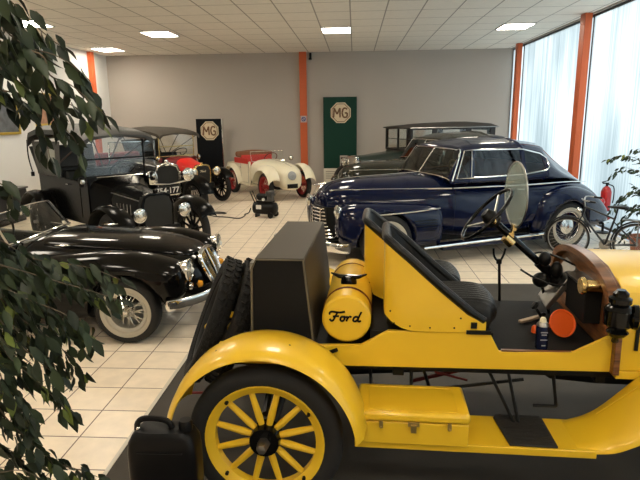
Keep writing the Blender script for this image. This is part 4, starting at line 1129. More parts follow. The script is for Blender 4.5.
# ================================================================ VINTAGE TOURING CARS
def touring(name, label, loc, rz, hoodm, bodym, radm, topm, script=False, sc=1.0, hw=.5, lampz=.72, rad_top=.98, lamp_r=.085, seatm=LEATHER, side_extra=True):
    t = thing(name, label, 'car', loc, rz)
    t.scale = (sc, sc, sc)
    for s_ in (1, -1):
        for x in (0, -2.4):
            wood_wheel(t, (x, s_ * .60, .38), s_, BLACKV, BLACKV, r=.38, w=.09)
        for x, nm in ((0, 'front_fender'), (-2.4, 'rear_fender')):
            if x == 0: pr_ = [(.40, .62), (.30, .75), (.12, .83), (-.1, .85), (-.28, .78), (-.42, .62), (-.55, .46), (-.72, .36), (-.85, .34)]
            else: pr_ = [(.62, .34), (.50, .42), (.38, .60), (.24, .77), (.05, .85), (-.18, .84), (-.36, .74), (-.48, .58)]
            rings = []
            for a, z in cr(pr_, 3): rings.append([(x + a, s_ * y_, z + dz) for y_, dz in ((.48, -.02), (.52, .0), (.60, .016), (.70, .0), (.73, -.03), (.725, -.03), (.695, -.008), (.60, .006), (.52, -.010), (.485, -.03))])
            MB().loft(rings).build(nm, BLACKV, t, ang=60)
        MB().bb(-1.85, -.80, min(s_ * .48, s_ * .72), max(s_ * .48, s_ * .72), .325, .345).build('running_board', BLACKV, t)
        headlamp(t, (.22, s_ * .33, lampz), lamp_r, .14, shell=(BRASS if script else CHROME))
        MB().path([(.14, s_ * .30, .55), (.17, s_ * .33, lampz - .08)], .012).build('lamp_post', BLACKS, t)
    MB().bb(-2.6, .12, -.32, .32, .40, .52).build('chassis_frame', BLACKS, t, bevel=.01)
    MB().tube((0, -.55, .38), (0, .55, .38), .022).tube((-2.4, -.55, .38), (-2.4, .55, .38), .04).build('axles', BLACKS, t)
    # bonnet from radiator to scuttle
    def hp(x, w_, zt): return [(x, y, z) for y, z in ((-w_, .50), (-w_, zt - .16), (-w_ * .86, zt - .05), (-w_ * .5, zt), (w_ * .5, zt), (w_ * .86, zt - .05), (w_, zt - .16), (w_, .50))]
    bn = MB().loft([hp(.02, .215, rad_top - .02), hp(-.62, .29, rad_top + (.13 if script else .05))]).build('bonnet', hoodm, t, bevel=.015)
    b = MB()
    for s_ in (1, -1):
        for i in range(5): b.box((-.18 - i * .075, s_ * (.235 + i * .009), .74), (.012, .012, .14))
        b.path([(0, s_ * .20, rad_top - .10), (-.62, s_ * .275, rad_top - .03)], .006, n=6)
    b.build('bonnet_hinge', radm if script else STEEL, bn)
    MB().loft([hp(-.60, .295, rad_top + (.135 if script else .06)), hp(-.85, .42, rad_top + .14), hp(-.92, .46, rad_top + .16)]).build('scuttle', bodym, t, bevel=.015)
    # radiator
    ra = [(-.235, .50), (-.24, rad_top - .14), (-.20, rad_top - .03), (-.12, rad_top), (.12, rad_top), (.20, rad_top - .03), (.24, rad_top - .14), (.235, .50)]
    rd = MB().prism(ra, .02, .11, 'yz').build('radiator_shell', radm, t, bevel=.012)
    ri = [(y * .84, .53 + (z - .50) * .86) for y, z in ra]
    MB().prism(ri, .108, .118, 'yz').build('radiator_core', mat('radiator_core', (.012, .012, .010), .6, bump=.8, bscale=300), rd)
    MB().lathe([(.001, .05), (.03, .045), (.035, .03), (.025, .0), (.001, .0)], (.065, 0, rad_top), (0, 0, 1), 16).build('radiator_cap', radm, rd)
    if script: ford_script(place((.12, 0, rad_top - .16), (0, 1, 0), (0, 0, 1), 0), .055, .0045).build('ford_lettering', LOGOC, rd)
    # windscreen: two panes
    zb_, zt_ = rad_top + .17, rad_top + .72
    b = MB(); x = -.98
    for z in (zb_, zb_ + .24, zt_): b.bb(x - .012, x + .012, -hw + .02, hw - .02, z - .012, z + .012)
    for s_ in (1, -1): b.tube((x, s_ * (hw - .02), zb_ - .06), (x, s_ * (hw - .02), zt_ + .02), .014)
    b.build('windscreen_frame', BRASS if script else BLACKS, t)
    MB().bb(x - .003, x + .003, -hw + .03, hw - .03, zb_ + .01, zb_ + .23).build('windscreen', OLDGLASS, t, smooth=False)
    MB().bb(x - .003, x + .003, -hw + .03, hw - .03, zb_ + .25, zt_ - .01).build('windscreen', OLDGLASS, t, smooth=False)
    # tub: floor, side walls, back
    zt2 = rad_top + .12
    b = MB()
    for s_ in (1, -1):
        prof = [(-.90, .48), (-.90, zt2 + .02), (-1.15, zt2 - .02), (-1.7, zt2 + .0), (-2.2, zt2 + .02), (-2.62, zt2 + .04), (-2.60, .80), (-2.45, .56), (-2.2, .48)]
        b.prism(prof, s_ * hw, s_ * (hw - .035), 'xz')
    b.bb(-2.62, -2.56, -hw, hw, .75, zt2 + .04).bb(-2.45, -.90, -hw, hw, .48, .52)
    tub = b.build('body_tub', bodym, t, bevel=.008)
    for s_ in (1, -1):
        MB().prism([(-1.15, .56), (-1.15, zt2 - .03), (-1.62, zt2 - .01), (-1.62, .56)], s_ * hw, s_ * (hw + .006), 'xz').build('door', bodym, t)
        MB().path([(-1.55, s_ * (hw + .01), zt2 - .08), (-1.55, s_ * (hw + .03), zt2 - .08), (-1.47, s_ * (hw + .03), zt2 - .08)], .007, n=6).build('door_handle', CHROME, t)
    for xs in (-1.62, -2.38):
        MB().box((xs + .12, 0, .78), (.42, 2 * hw - .1, .16)).box((xs - .12, 0, .98), (.12, 2 * hw - .1, .44), (0, R(-10), 0)).build('bench_seat', seatm, t, bevel=.04)
    sc_ = Vector((-1.16, .2, rad_top + .24)); MB().torus(sc_, (.6, 0, -.8), .19, .012, n=36).tube(sc_, sc_ + Vector((.30, 0, -.4)), .014).path([sc_ + Vector((0, -.18, 0)), sc_ + Vector((0, .18, 0))], .008, n=6).build('steering_wheel', BLACKS, t)
    # hood
    zr = rad_top + .75
    rings = []
    for xx, dz in ((-.80, -.03), (-.86, .02), (-1.2, .075), (-1.8, .115), (-2.4, .12), (-2.72, .06), (-2.82, -.08)):
        rings.append([(xx, y_, z) for y_, z in ((-hw - .06, zr + dz - .12), (-hw - .06, zr + dz - .05), (-hw + .06, zr + dz), (0, zr + dz + .03), (hw - .06, zr + dz), (hw + .06, zr + dz - .05), (hw + .06, zr + dz - .12), (hw + .04, zr + dz - .12), (hw - .07, zr + dz - .03), (0, zr + dz), (-hw + .07, zr + dz - .03), (-hw - .04, zr + dz - .12))])
    MB().loft(rings).build('folding_top', topm, t, ang=50)
    MB().loft([[(-2.80, -hw - .04, zr - .2), (-2.80, hw + .04, zr - .2), (-2.785, hw + .04, zr - .2), (-2.785, -hw - .04, zr - .2)], [(-2.63, -hw, zt2), (-2.63, hw, zt2), (-2.615, hw, zt2), (-2.615, -hw, zt2)]]).build('back_curtain', topm, t)
    b = MB()
    for s_ in (1, -1):
        y = s_ * (hw + .01)
        for p, q in (((-2.3, y, zt2), (-.88, y, zr - .08)), ((-2.3, y, zt2), (-1.7, y, zr - .05)), ((-2.35, y, zt2), (-2.70, y, zr - .12)), ((-.98, s_ * (hw - .02), zt_), (-.85, y, zr - .08))): b.tube(p, q, .011, n=8)
    for xx in (-.86, -1.7, -2.6): b.path([(xx, -hw - .02, zr - .08), (xx, 0, zr - .01), (xx, hw + .02, zr - .08)], .014, n=6)
    b.build('top_bows', mat('bow_wood', (.05, .03, .02), .5), t)
    for s_ in (1, -1):
        lb = MB().lathe([(.001, -.07), (.03, -.07), (.04, -.05), (.04, .04), (.02, .06), (.001, .07)], (-.92, s_ * (hw + .07), rad_top + .12), (0, 0, 1), 16).build('scuttle_lamp', BLACKS if not script else BRASS, t)
        MB().lathe([(.001, .02), (.03, .015), (.036, 0), (.001, 0)], (-.88, s_ * (hw + .07), rad_top + .12), (1, 0, 0), 16).build('lamp_glass', LENS, lb)
        MB().tube((-.92, s_ * (hw + .04), rad_top + .1), (-.92, s_ * (hw - .03), rad_top + .08), .010).build('lamp_arm', BLACKS, lb)
    return t


a = touring('touring_car', 'tall black touring car with raised canvas top, just behind the black roadster', (-2.686, 7.19, 0), R(-40), BLACKV, BLACKV, BLACKV, CLOTHTOP, hw=.47, lampz=.72, rad_top=.97, lamp_r=.088)
# side curtains with small windows and the hanging strap
for s_ in (-1,):
    cu_ = MB().prism([(-1.72, 1.10), (-1.66, 1.62), (-2.72, 1.60), (-2.60, 1.10)], s_ * .49, s_ * .482, 'xz').build('side_curtain', CLOTHTOP, a)
    MB().prism([(-1.86, 1.28), (-1.84, 1.50), (-2.10, 1.50), (-2.12, 1.28)], s_ * .495, s_ * .491, 'xz').build('curtain_window', mat('celluloid', (.35, .36, .33), .2), cu_)
MB().path(cr([(-2.82, -.52, 1.62), (-2.90, -.50, 1.35), (-2.86, -.48, 1.12)], 5), .010, n=6).box((-2.86, -.48, 1.08), (.05, .04, .07)).build('top_strap', BLACKS, a)
MB().path([(-.95, -.30, 1.125), (-.95, .40, 1.125)], .008, n=6).build('scuttle_rail', CHROME, a)

b_ = touring('touring_car', 'vintage touring car with red bonnet, brass radiator and khaki top by the back wall', (-3.50, 12.43, 0), R(-40), REDP, MAROON, BRASS, CLOTHTAN, script=True, sc=.93, hw=.52, lampz=.80, rad_top=.97, lamp_r=.10, seatm=BLACKS)


# small black vintage car with chrome radiator and plate
def small_vintage():
    t = thing('vintage_car', 'small black vintage car with chrome radiator shell and number plate between the touring cars', 'car', (-3.54, 10.15, 0), R(-40)); t.scale = (1.18, 1.18, 1.18)
    for s_ in (1, -1):
        for x in (-.05, -2.2): wire_wheel(t, (x, s_ * .58, .32), s_, r=.32, w=.11, rimr=.23, white=False, colm=BLACKV, spokem=BLACKV)
        for x in (-.05, -2.2):
            rings = []
            for i in range(17):
                an = R(170 - 155 * i / 16); rings.append([(x + q * math.cos(an), s_ * y_, .32 + q * math.sin(an)) for y_, q in ((.46, .37), (.58, .40), (.70, .37), (.70, .36), (.58, .385), (.46, .36))])
            MB().loft(rings).build('fender', BLACKV, t, ang=60)
        MB().bb(-1.85, -.4, min(s_ * .46, s_ * .68), max(s_ * .46, s_ * .68), .27, .29).build('running_board', BLACKV, t)
        headlamp(t, (.16, s_ * .33, .755), .098, .15)
    MB().path([(.14, -.33, .66), (.12, 0, .62), (.14, .33, .66)], .014).build('lamp_bar', CHROME, t)
    ra = [(-.19, .45), (-.205, .80), (-.16, .90), (0, .95), (.16, .90), (.205, .80), (.19, .45)]
    rd = MB().path([(.10, y, z) for y, z in ra], .024, n=10).path([(.10, -.19, .46), (.10, .19, .46)], .02).build('radiator_shell', CHROME, t)
    MB().prism([(y * .96, z) for y, z in ra], .04, .09, 'yz').build('radiator_core', MATS['radiator_core'], rd)
    MB().ell((.10, 0, .93), (.03, .06, .03)).lathe([(.001, .04), (.025, .03), (.03, 0), (.001, 0)], (.08, 0, .965), (0, 0, 1), 12).build('radiator_badge', CHROME, rd)
    pt = MB().bb(.15, .165, -.27, .15, .47, .59).build('number_plate', BLACKS, t)
    text_part('754·177', 'plate_number', WHITEP, pt, place((.168, -.06, .53), (0, 1, 0), (0, 0, 1), 0), .125, .001, bold=.002)
    MB().loft(hull([(.05, 0, .19, .45, .90, 4), (-.4, 0, .26, .42, .94, 4), (-.85, 0, .40, .40, .98, 4)], 4)).build('bonnet', BLACKV, t)
    MB().loft(hull([(-.84, 0, .42, .38, .98, 5), (-1.0, 0, .46, .36, .92, 5), (-1.4, 0, .48, .35, .88, 5), (-2.2, 0, .46, .36, .88, 4), (-2.6, 0, .30, .42, .80, 3)], 4)).build('body', BLACKV, t)
    MB().box((-1.5, 0, .93), (.14, .8, .28)).build('seat_back', MAROON, t, bevel=.04)
    MB().bb(-.97, -.95, -.42, .42, .97, .985).bb(-.97, -.95, -.42, .42, 1.25, 1.265).bb(-.97, -.95, -.42, -.40, .97, 1.26).bb(-.97, -.95, .40, .42, .97, 1.26).build('windscreen_frame', CHROME, t)
    MB().bb(-.963, -.957, -.40, .40, .98, 1.25).build('windscreen', OLDGLASS, t, smooth=False)


small_vintage()


# ================================================================ CREAM ROADSTER
def cream_car():
    t = thing('cabriolet_car', 'small cream open car with red seats and red wheels before the back wall', 'car', (-1.66, 13.11, 0), R(-55))
    REDW = mat('red_wheel', (.30, .02, .02), .5)
    for s_ in (1, -1):
        for x in (0, -1.9): wire_wheel(t, (x, s_ * .50, .33), s_, r=.33, w=.12, rimr=.24, white=False, colm=REDW, spokem=REDW)
    hl = MB().loft(hull([(.44, 0, .10, .30, .62), (.40, 0, .22, .26, .72), (.27, 0, .30, .25, .80), (0, 0, .36, .26, .86), (-.5, 0, .42, .26, .90), (-.85, 0, .47, .26, .91, 3), (-.95, 0, .47, .26, .89, 3)], 5, N=32)).build('bonnet', CREAM, t, ang=60)
    b = MB()
    for s_ in (1, -1): b.prism([(-.90, .26), (-.90, .87), (-1.1, .82), (-1.5, .80), (-1.9, .82), (-2.3, .78), (-2.45, .5), (-2.35, .28)], s_ * .50, s_ * .46, 'xz')
    b.bb(-2.3, -.9, -.48, .48, .26, .30)
    b.build('body_tub', CREAM, t, bevel=.012)
    MB().loft(hull([(-1.95, 0, .49, .28, .80, 4), (-2.2, 0, .46, .30, .76, 3), (-2.45, 0, .36, .36, .62)], 4)).build('tail', CREAM, t)
    for s_ in (1, -1):
        pf = [(.40, .50, .24), (.32, .66, .22), (.12, .79, .20), (-.12, .80, .19), (-.32, .72, .17), (-.45, .56, .14), (-.52, .40, .12)]
        rings = []
        for a_, z, w_ in cr(pf, 4): rings.append([(a_, s_ * y_, z + dz) for y_, dz in ((.34, .0), (.42, .03), (.52, .025), (.60, -.02), (.63, -.09), (.62, -.09), (.585, -.03), (.51, .012), (.42, .015), (.345, -.015))])
        MB().loft(rings).build('front_fender', CREAM, t, ang=60)
        pf = [(-1.35, .33), (-1.46, .52), (-1.65, .68), (-1.9, .74), (-2.15, .69), (-2.35, .52), (-2.42, .36)]
        rings = []
        for a_, z in cr(pf, 4): rings.append([(a_, s_ * y_, z + dz) for y_, dz in ((.40, .0), (.48, .03), (.57, .015), (.62, -.05), (.61, -.05), (.56, .003), (.48, .015), (.41, -.012))])
        MB().loft(rings).build('rear_fender', CREAM, t, ang=60)
        MB().path([(-.95, s_ * .505, .86), (-.97, s_ * .508, .34)], .003, n=4).path([(-1.42, s_ * .505, .79), (-1.40, s_ * .508, .34), (-.97, s_ * .508, .34)], .003, n=4).build('door_gap', BLACKS, t)
        b = MB()
        for z in (.70, .45): b.box((-1.44, s_ * .51, z), (.05, .015, .03))
        b.build('door_hinges', STEEL, t)
    MB().box((-1.30, 0, .62), (.5, .86, .16)).box((-1.55, 0, .82), (.12, .88, .34), (0, R(-8), 0)).build('seat', REDLEA, t, bevel=.04)
    MB().bb(-1.80, -.98, -.51, -.495, .80, .93).build('door_trim', REDLEA, t)
    MB().path(cr([(-1.76, -.47, 1.0), (-1.80, 0, 1.03), (-1.76, .47, 1.0)], 5), .07, n=10).box((-1.66, 0, 1.0), (.26, .92, .15)).build('folded_hood', BROWNC, t, bevel=.03)
    b = MB(); b.path([(-.86, -.45, .86), (-.94, -.45, 1.10), (-.94, .45, 1.10), (-.86, .45, .86), (-.86, -.45, .86)], .009, n=6)
    b.build('windscreen_frame', CHROME, t); MB().loft([[(-.86, -.44, .87), (-.86, .44, .87)], [(-.94, -.44, 1.09), (-.94, .44, 1.09)]], caps=False, closed=False).build('windscreen', OLDGLASS, t)
    MB().torus((-1.12, .2, .92), (.7, 0, -.6), .17, .012, n=30).build('steering_wheel', MAROON, t)
    MB().lathe([(.001, .02), (.085, .018), (.095, 0), (.001, -.01)], (.43, -.04, .60), (1, -.1, .25), 24).torus((.44, -.04, .60), (1, -.1, .25), .095, .010).path([(.452, -.10, .60), (.455, -.04, .615), (.452, .02, .60)], .010, n=6).path([(.445, -.04, .66), (.455, -.04, .615), (.460, -.04, .55)], .008, n=6).build('nose_emblem', STEEL, t)
    MB().bb(.44, .455, -.17, .10, .31, .41).build('number_plate', BLACKS, t)
    headlamp(t, (-.60, .50, .93), .055, .08, shell=BLACKS)
    MB().path([(.35, 0, .80), (0, 0, .87), (-.5, 0, .91), (-.88, 0, .92)], .005, n=5).build('bonnet_hinge', STEEL, t)
    MB().tube((0, -.45, .33), (0, .45, .33), .03).bb(-2.2, .2, -.3, .3, .27, .33).build('chassis', BLACKS, t)


cream_car()

# ================================================================ COMPRESSOR
t = thing('air_compressor', 'small black air compressor on wheels standing on the tiles before the cream roadster', 'compressor', (-1.76, 10.72, 0), R(-18))
tk_ = MB().loft(hull([(-.26, 0, .03, .14, .22), (-.24, 0, .09, .08, .28, 2), (-.18, 0, .115, .055, .305, 2), (.18, 0, .115, .055, .305, 2), (.24, 0, .09, .08, .28, 2), (.26, 0, .03, .14, .22)], 3, n=2)).build('air_tank', BLACKS, t, ang=60)
MB().bb(-.14, -.03, -.122, -.112, .17, .25).build('tank_label', WHITEP, tk_)
MB().bb(-.16, .18, -.07, .07, .30, .325).build('mounting_plate', BLACKS, t)
MB().tube((-.14, 0, .40), (.05, 0, .40), .065, n=20).tube((-.17, 0, .40), (-.14, 0, .40), .05).build('motor', BLACKS, t)
pm_ = MB().box((.12, 0, .38), (.10, .13, .12)).box((.12, 0, .47), (.12, .15, .10)).build('pump_head', mat('pump_grey', (.10, .10, .10), .45, metal=.5), t, bevel=.01)
b = MB()
for i in range(5): b.box((.12, 0, .43 + i * .02), (.14, .17, .006))
b.build('cooling_fins', MATS['pump_grey'], pm_)
b = MB()
for s_ in (-1, 1): MB().tube((.17, s_ * .10, .055), (.17, s_ * .14, .055), .055, n=20).build('wheel', BLACKS, t)
MB().bb(-.19, -.16, -.08, .08, 0, .07).build('foot', BLACKS, t)
MB().path([(-.20, -.05, .28), (-.30, -.05, .50), (-.30, .05, .50), (-.20, .05, .28)], .010, n=8).build('handle', BLACKS, t)
MB().lathe([(.001, .02), (.03, .018), (.03, 0), (.001, 0)], (.02, -.10, .36), (0, -1, .2), 16).build('gauge', WHITEP, t)
hs = [(-2.07, 10.84, .16), (-2.12, 10.87, .06), (-2.22, 10.95, .012), (-2.19, 10.82, .012), (-2.24, 10.50, .012), (-2.5, 10.62, .012), (-2.77, 10.72, .012), (-3.0, 10.95, .012), (-2.8, 11.06, .012), (-2.63, 11.06, .012), (-2.75, 11.2, .012), (-3.1, 11.25, .012)]
tag(MB().path(cr(hs, 6), .011, n=8).build('air_hose', mat('hose_rubber', (.04, .035, .03), .6), None), 'dark air hose trailing over the tiles left of the compressor', 'hose')

# ================================================================ BICYCLE
f0, r0 = Vector((2.90, 7.55, 0)), Vector((3.58, 7.12, 0))
dv = (f0 - r0); an = math.atan2(dv.y, dv.x)
t = thing('bicycle', 'dark bicycle with handlebar to the left, leaning space between the navy coupe and the potted ficus', 'bicycle', tuple((f0 + r0) / 2), an)
t.scale = (.84, .84, .84); t['label'] = 'dark old bicycle parked beside the rear of the navy coupe'
WB = .98; x1, x0 = WB / 2, -WB / 2
for x in (x0, x1):
    w_ = MB().torus((0, 0, 0), (0, 1, 0), .318, .015, n=48, m=8).build('bicycle_wheel', RUBBER, t, loc=(x, 0, .335))
    MB().torus((0, 0, 0), (0, 1, 0), .298, .009, n=48, m=6).build('rim', STEEL, w_)
    b = MB()
    for i in range(28):
        a_ = 2 * PI * i / 28; b.tube((.02 * math.cos(a_ + .8), .025 * (-1) ** i, .02 * math.sin(a_ + .8)), (.295 * math.cos(a_), 0, .295 * math.sin(a_)), .0016, n=4)
    b.build('spokes', STEEL, w_)
    MB().tube((0, -.05, 0), (0, .05, 0), .018).build('hub', STEEL, w_)
BK = mat('bicycle_paint', (.012, .013, .016), .3, coat=.5)
bb_ = (-.06, 0, .28); hd0, hd1 = (.30, 0, .72), (.27, 0, .86); st_ = (-.17, 0, .74)
b = MB().tube(bb_, hd0, .016).tube(bb_, st_, .016).tube(hd0, hd1, .02).tube((-.16, 0, .70), hd1, .014)
for s_ in (1, -1): b.tube(bb_, (x0, s_ * .05, .335), .009).tube((-.15, 0, .66), (x0, s_ * .05, .335), .008).path([hd0, (.34, s_ * .04, .62), (x1, s_ * .05, .335)], .010)
b.build('frame', BK, t)
MB().tube(st_, (-.19, 0, .86), .012).loft(hull([(-.34, 0, .07, .86, .90), (-.28, 0, .10, .86, .92), (-.15, 0, .06, .87, .91), (-.05, 0, .02, .87, .90)], 3)).build('saddle', BLACKS, t)
MB().path(cr([(.12, -.27, .98), (.24, -.26, .99), (.30, -.14, 1.0), (.29, 0, .96), (.30, .14, 1.0), (.24, .26, .99), (.12, .27, .98)], 4), .011).tube(hd1, (.29, 0, .97), .011).build('handlebar', STEEL, t)
for s_ in (1, -1): MB().tube((.20, s_ * .265, .985), (.08, s_ * .27, .975), .016).build('grip', BLACKS, t)
MB().tube((bb_[0], -.03, .28), (bb_[0], -.025, .28), .09, n=28).tube((bb_[0], -.06, .28), (bb_[0] + .12, -.06, .18), .008).tube((bb_[0], .06, .28), (bb_[0] - .12, .06, .38), .008).box((bb_[0] + .12, -.10, .18), (.09, .07, .02)).box((bb_[0] - .12, .10, .38), (.09, .07, .02)).build('crankset', STEEL, t)
for x in (x0, x1):
    MB().torus((x, 0, .335), (0, 1, 0), .352, .014, n=24, m=6, a0=R(20), a1=R(200), flat=1.4).build('mudguard', BK, t)
MB().bb(x0 - .10, x0 + .22, -.06, .06, .70, .715).tube((x0, -.05, .34), (x0, -.05, .70), .006).tube((x0, .05, .34), (x0, .05, .70), .006).build('carrier', STEEL, t)
MB().tube((bb_[0] - .05, .03, .27), (bb_[0] - .12, .14, .01), .009).build('kickstand', STEEL, t)
headlamp(t, (.36, 0, .80), .035, .05)

# fire extinguisher on a stand
t = thing('fire_extinguisher', 'red fire extinguisher with black valve standing by the glass wall', 'fire extinguisher', (4.08, 9.22, 0))
MB().lathe([(.001, 0), (.11, 0), (.11, .02), (.02, .03), (.02, .36), (.09, .37), (.09, .38), (.001, .38)], (0, 0, 0), (0, 0, 1), 20).build('stand', BLACKS, t)
MB().lathe([(.001, .38), (.075, .385), (.08, .41), (.08, .68), (.06, .74), (.025, .77), (.001, .77)], (0, 0, 0), (0, 0, 1), 24).build('cylinder_body', EXTRED, t)
MB().tube((0, 0, .76), (0, 0, .81), .02).box((-.02, 0, .82), (.10, .02, .02)).box((-.03, 0, .85), (.11, .02, .012), (0, R(-15), 0)).path(cr([(.02, 0, .80), (.10, -.02, .76), (.11, -.03, .60), (.10, -.03, .50)], 4), .009).build('valve', BLACKS, t)


# ================================================================ PLANTS
LEAFM = None


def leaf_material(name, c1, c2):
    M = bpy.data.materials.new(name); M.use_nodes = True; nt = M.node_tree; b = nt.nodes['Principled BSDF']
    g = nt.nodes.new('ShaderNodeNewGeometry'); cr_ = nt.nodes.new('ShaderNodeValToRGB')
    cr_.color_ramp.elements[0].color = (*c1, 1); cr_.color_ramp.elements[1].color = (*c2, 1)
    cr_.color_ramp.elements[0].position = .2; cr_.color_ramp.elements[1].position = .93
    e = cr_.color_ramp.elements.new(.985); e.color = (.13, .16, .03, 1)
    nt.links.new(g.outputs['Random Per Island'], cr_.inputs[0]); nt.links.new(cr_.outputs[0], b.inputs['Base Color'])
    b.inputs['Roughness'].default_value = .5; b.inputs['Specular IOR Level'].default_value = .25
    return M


def leaf(vs, fs, p, d, n, L_, w_):
    """pointed, folded and drooping leaf"""
    s_ = d.cross(n).normalized(); n = s_.cross(d).normalized(); o = len(vs)
    bend = -.18 * L_
    for t_, k_ in ((0, .0), (.22, .75), (.5, 1.0), (.78, .55), (1.0, .0)):
        c = p + d * L_ * t_ + n * bend * t_ * t_
        if k_ == 0: vs.append(c)
        else: vs += [c - s_ * w_ * k_ + n * w_ * .35 * k_, c, c + s_ * w_ * k_ + n * w_ * .35 * k_]
    a = [o, o + 1, o + 2, o + 3]
    fs += [(o, o + 1, o + 2), (o, o + 2, o + 3), (o + 1, o + 4, o + 5, o + 2), (o + 2, o + 5, o + 6, o + 3), (o + 4, o + 7, o + 8, o + 5), (o + 5, o + 8, o + 9, o + 6), (o + 7, o + 10, o + 8), (o + 8, o + 10, o + 9)]


def ficus(name, label, pot, branches, trunk, L_, step, mtl, droop, rnd, potr=.17, poth=.26, twig=.003, spread=.0):
    t = thing(name, label, 'potted plant', pot)
    P0 = Vector(pot)
    MB().lathe([(.001, 0), (potr * .72, 0), (potr * .78, .02), (potr, poth - .04), (potr * 1.08, poth - .04), (potr * 1.08, poth), (potr * .96, poth), (potr * .9, poth - .05), (.001, poth - .05)], (0, 0, 0), (0, 0, 1), 32).build('pot', TERRA, t)
    MB().lathe([(.001, poth - .04), (potr * .92, poth - .045), (potr * .92, poth - .06), (.001, poth - .06)], (0, 0, 0), (0, 0, 1), 24).build('soil', SOIL, t)
    wb = MB(); tp = [Vector(q) - P0 for q in trunk]
    cc = cr(tp, 5); wb.path(cc, [.022 - .014 * i / len(cc) for i in range(len(cc))], n=8)
    vs, fs = [], []
    for bi, br_ in enumerate(branches):
        stp = step * (1.75 if (len(branches) > 20 and bi < 11) else 1.0)
        pts = [Vector(q) - P0 for q in br_]
        start = min((Vector(c) for c in cc), key=lambda c: (c - pts[0]).length + max(0, c.z - pts[0].z) * .6)
        full = [start, (start + pts[0]) / 2 + Vector((0, 0, .04))] + pts
        cv = [Vector(c) for c in cr(full, 6)]
        wb.path(cv, [twig * 2 * (1 - .75 * i / len(cv)) for i in range(len(cv))], n=5)
        dist = 0; k_ = 0
        for i in range(8, len(cv) - 1):
            seg = cv[i + 1] - cv[i]; dist += seg.length
            while dist > stp:
                dist -= stp; k_ += 1
                td = seg.normalized(); sd = td.cross(Vector((0, 0, 1))).normalized() * (1 if k_ % 2 else -1)
                d = (td * rnd.uniform(.3, .9) + sd * rnd.uniform(.1, .8) + Vector((rnd.uniform(-.3, .3), rnd.uniform(-.3, .3), -droop * rnd.uniform(.5, 1.3)))).normalized()
                n = Vector((rnd.uniform(-.8, .8), rnd.uniform(-1.0, .3), rnd.uniform(.1, .9))).normalized()
                if abs(d.dot(n)) > .95: n = Vector((1, 0, 0))
                l_ = L_ * rnd.uniform(.7, 1.15)
                q = cv[i] + Vector((rnd.uniform(-1, 1), rnd.uniform(-1, 1), rnd.uniform(-1, 1))) * spread
                leaf(vs, fs, q + d * .01, d, n, l_, l_ * rnd.uniform(.17, .235))
        leaf(vs, fs, cv[-1], (cv[-1] - cv[-2]).normalized(), Vector((0, -.3, 1)).normalized(), L_ * .9, L_ * .2)
    wb.build('branches', BARK, t)
    mb = MB().add(vs, fs); o = mb.build('foliage', mtl, t, ang=180)
    return t


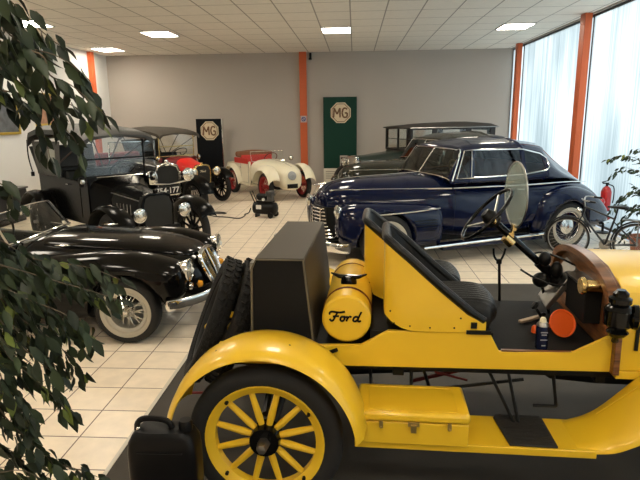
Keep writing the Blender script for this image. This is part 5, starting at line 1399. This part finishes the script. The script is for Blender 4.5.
LEFT_BRANCHES = [[(-0.962, 1.5, 2.268), (-0.901, 1.52, 2.228), (-0.864, 1.54, 2.18), (-0.832, 1.56, 2.144), (-0.819, 1.58, 2.13)], [(-0.92, 1.42, 2.187), (-0.877, 1.44, 2.142), (-0.84, 1.46, 2.112), (-0.786, 1.48, 2.095), (-0.745, 1.5, 2.064), (-0.742, 1.52, 2.034)], [(-1.029, 1.6, 2.272), (-0.994, 1.62, 2.222), (-0.966, 1.64, 2.189), (-0.939, 1.66, 2.164), (-0.942, 1.68, 2.139)], [(-0.979, 1.5, 2.152), (-0.92, 1.52, 2.094), (-0.883, 1.54, 2.032), (-0.859, 1.56, 1.97), (-0.846, 1.58, 1.923)], [(-1.063, 1.6, 2.044), (-1.039, 1.62, 2.011), (-0.995, 1.64, 1.976), (-0.971, 1.66, 1.941), (-0.953, 1.68, 1.875), (-0.956, 1.7, 1.812)], [(-0.817, 1.42, 2.102), (-0.784, 1.44, 2.042), (-0.756, 1.46, 2.026), (-0.729, 1.48, 2.001), (-0.675, 1.5, 1.94)], [(-0.91, 1.55, 2.092), (-0.86, 1.57, 2.006), (-0.788, 1.59, 1.956), (-0.748, 1.61, 1.916)], [(-0.894, 1.6, 1.986), (-0.862, 1.62, 1.914), (-0.838, 1.64, 1.869), (-0.839, 1.66, 1.808)], [(-0.923, 1.4, 2.078), (-0.891, 1.42, 2.042), (-0.863, 1.44, 2.006), (-0.857, 1.46, 1.981)], [(-1.002, 1.45, 1.772), (-0.967, 1.47, 1.753), (-0.961, 1.49, 1.722), (-0.972, 1.51, 1.69)], [(-0.863, 1.35, 2.251), (-0.848, 1.37, 2.211), (-0.847, 1.39, 2.169), (-0.85, 1.41, 2.125)], [(-1.138, 1.6, 1.539), (-1.045, 1.62, 1.515), (-0.962, 1.64, 1.49), (-0.844, 1.66, 1.466), (-0.755, 1.68, 1.42)], [(-1.073, 1.5, 1.527), (-0.971, 1.52, 1.492), (-0.88, 1.54, 1.455), (-0.785, 1.56, 1.418), (-0.725, 1.58, 1.387)], [(-1.045, 1.45, 1.488), (-0.95, 1.47, 1.428), (-0.862, 1.49, 1.379), (-0.817, 1.51, 1.331), (-0.809, 1.53, 1.259)], [(-1.121, 1.55, 1.425), (-1.039, 1.57, 1.328), (-0.963, 1.59, 1.255), (-0.905, 1.61, 1.164), (-0.902, 1.63, 1.098)], [(-1.022, 1.4, 1.416), (-0.964, 1.42, 1.319), (-0.911, 1.44, 1.243), (-0.869, 1.46, 1.184)], [(-1.106, 1.5, 1.3), (-1.05, 1.52, 1.21), (-0.998, 1.54, 1.135), (-0.953, 1.56, 1.063), (-0.914, 1.58, 1.003)], [(-1.096, 1.55, 1.594), (-1.04, 1.57, 1.559), (-0.996, 1.59, 1.503), (-0.969, 1.61, 1.424)], [(-1.186, 1.65, 1.443), (-1.089, 1.67, 1.414), (-1.024, 1.69, 1.347), (-0.997, 1.71, 1.233)], [(-1.044, 1.4, 1.266), (-1.013, 1.42, 1.179), (-0.989, 1.44, 1.114), (-0.981, 1.46, 1.027)], [(-1.1, 1.45, 1.113), (-1.055, 1.47, 1.036), (-1.014, 1.49, 0.956), (-0.979, 1.51, 0.892), (-0.955, 1.53, 0.825)], [(-1.198, 1.55, 0.913), (-1.104, 1.57, 0.848), (-1.017, 1.59, 0.811), (-0.928, 1.61, 0.769), (-0.872, 1.63, 0.726)], [(-1.097, 1.4, 0.912), (-1.005, 1.42, 0.9), (-0.959, 1.44, 0.86)], [(-1.235, 1.7, 1.341), (-1.132, 1.72, 1.318), (-1.028, 1.74, 1.257), (-0.922, 1.76, 1.177)], [(-1.212, 1.65, 1.272), (-1.146, 1.67, 1.247), (-1.079, 1.69, 1.186), (-1.03, 1.71, 1.104)], [(-1.216, 1.7, 1.473), (-1.16, 1.72, 1.371), (-1.135, 1.74, 1.256), (-1.144, 1.76, 1.136)], [(-1.206, 1.6, 1.083), (-1.131, 1.62, 1.001), (-1.122, 1.64, 0.896), (-1.133, 1.66, 0.767)], [(-1.248, 1.75, 1.484), (-1.111, 1.77, 1.434), (-0.982, 1.79, 1.415), (-0.946, 1.81, 1.343)]]
RIGHT_BRANCHES = [[(3.881, 7.5, 1.092), (3.688, 7.52, 1.326), (3.49, 7.54, 1.377), (3.313, 7.56, 1.325)], [(3.829, 7.4, 1.103), (3.681, 7.42, 1.179), (3.497, 7.44, 1.23), (3.353, 7.46, 1.125)], [(3.914, 7.5, 0.802), (3.708, 7.52, 0.906), (3.547, 7.54, 0.824), (3.42, 7.56, 0.632)], [(3.87, 7.3, 0.636), (3.678, 7.32, 0.764), (3.552, 7.34, 0.63), (3.427, 7.36, 0.453)], [(3.973, 7.45, 0.408), (3.783, 7.47, 0.472), (3.675, 7.49, 0.373), (3.592, 7.51, 0.258)], [(3.959, 7.6, 1.186), (3.85, 7.62, 1.447), (3.707, 7.64, 1.447), (3.622, 7.66, 1.368)], [(4.021, 7.6, 0.651), (3.879, 7.62, 0.851), (3.817, 7.64, 0.916), (3.743, 7.66, 0.968)], [(4.012, 7.5, 0.289), (3.858, 7.52, 0.598), (3.745, 7.54, 0.662), (3.606, 7.56, 0.713)]]
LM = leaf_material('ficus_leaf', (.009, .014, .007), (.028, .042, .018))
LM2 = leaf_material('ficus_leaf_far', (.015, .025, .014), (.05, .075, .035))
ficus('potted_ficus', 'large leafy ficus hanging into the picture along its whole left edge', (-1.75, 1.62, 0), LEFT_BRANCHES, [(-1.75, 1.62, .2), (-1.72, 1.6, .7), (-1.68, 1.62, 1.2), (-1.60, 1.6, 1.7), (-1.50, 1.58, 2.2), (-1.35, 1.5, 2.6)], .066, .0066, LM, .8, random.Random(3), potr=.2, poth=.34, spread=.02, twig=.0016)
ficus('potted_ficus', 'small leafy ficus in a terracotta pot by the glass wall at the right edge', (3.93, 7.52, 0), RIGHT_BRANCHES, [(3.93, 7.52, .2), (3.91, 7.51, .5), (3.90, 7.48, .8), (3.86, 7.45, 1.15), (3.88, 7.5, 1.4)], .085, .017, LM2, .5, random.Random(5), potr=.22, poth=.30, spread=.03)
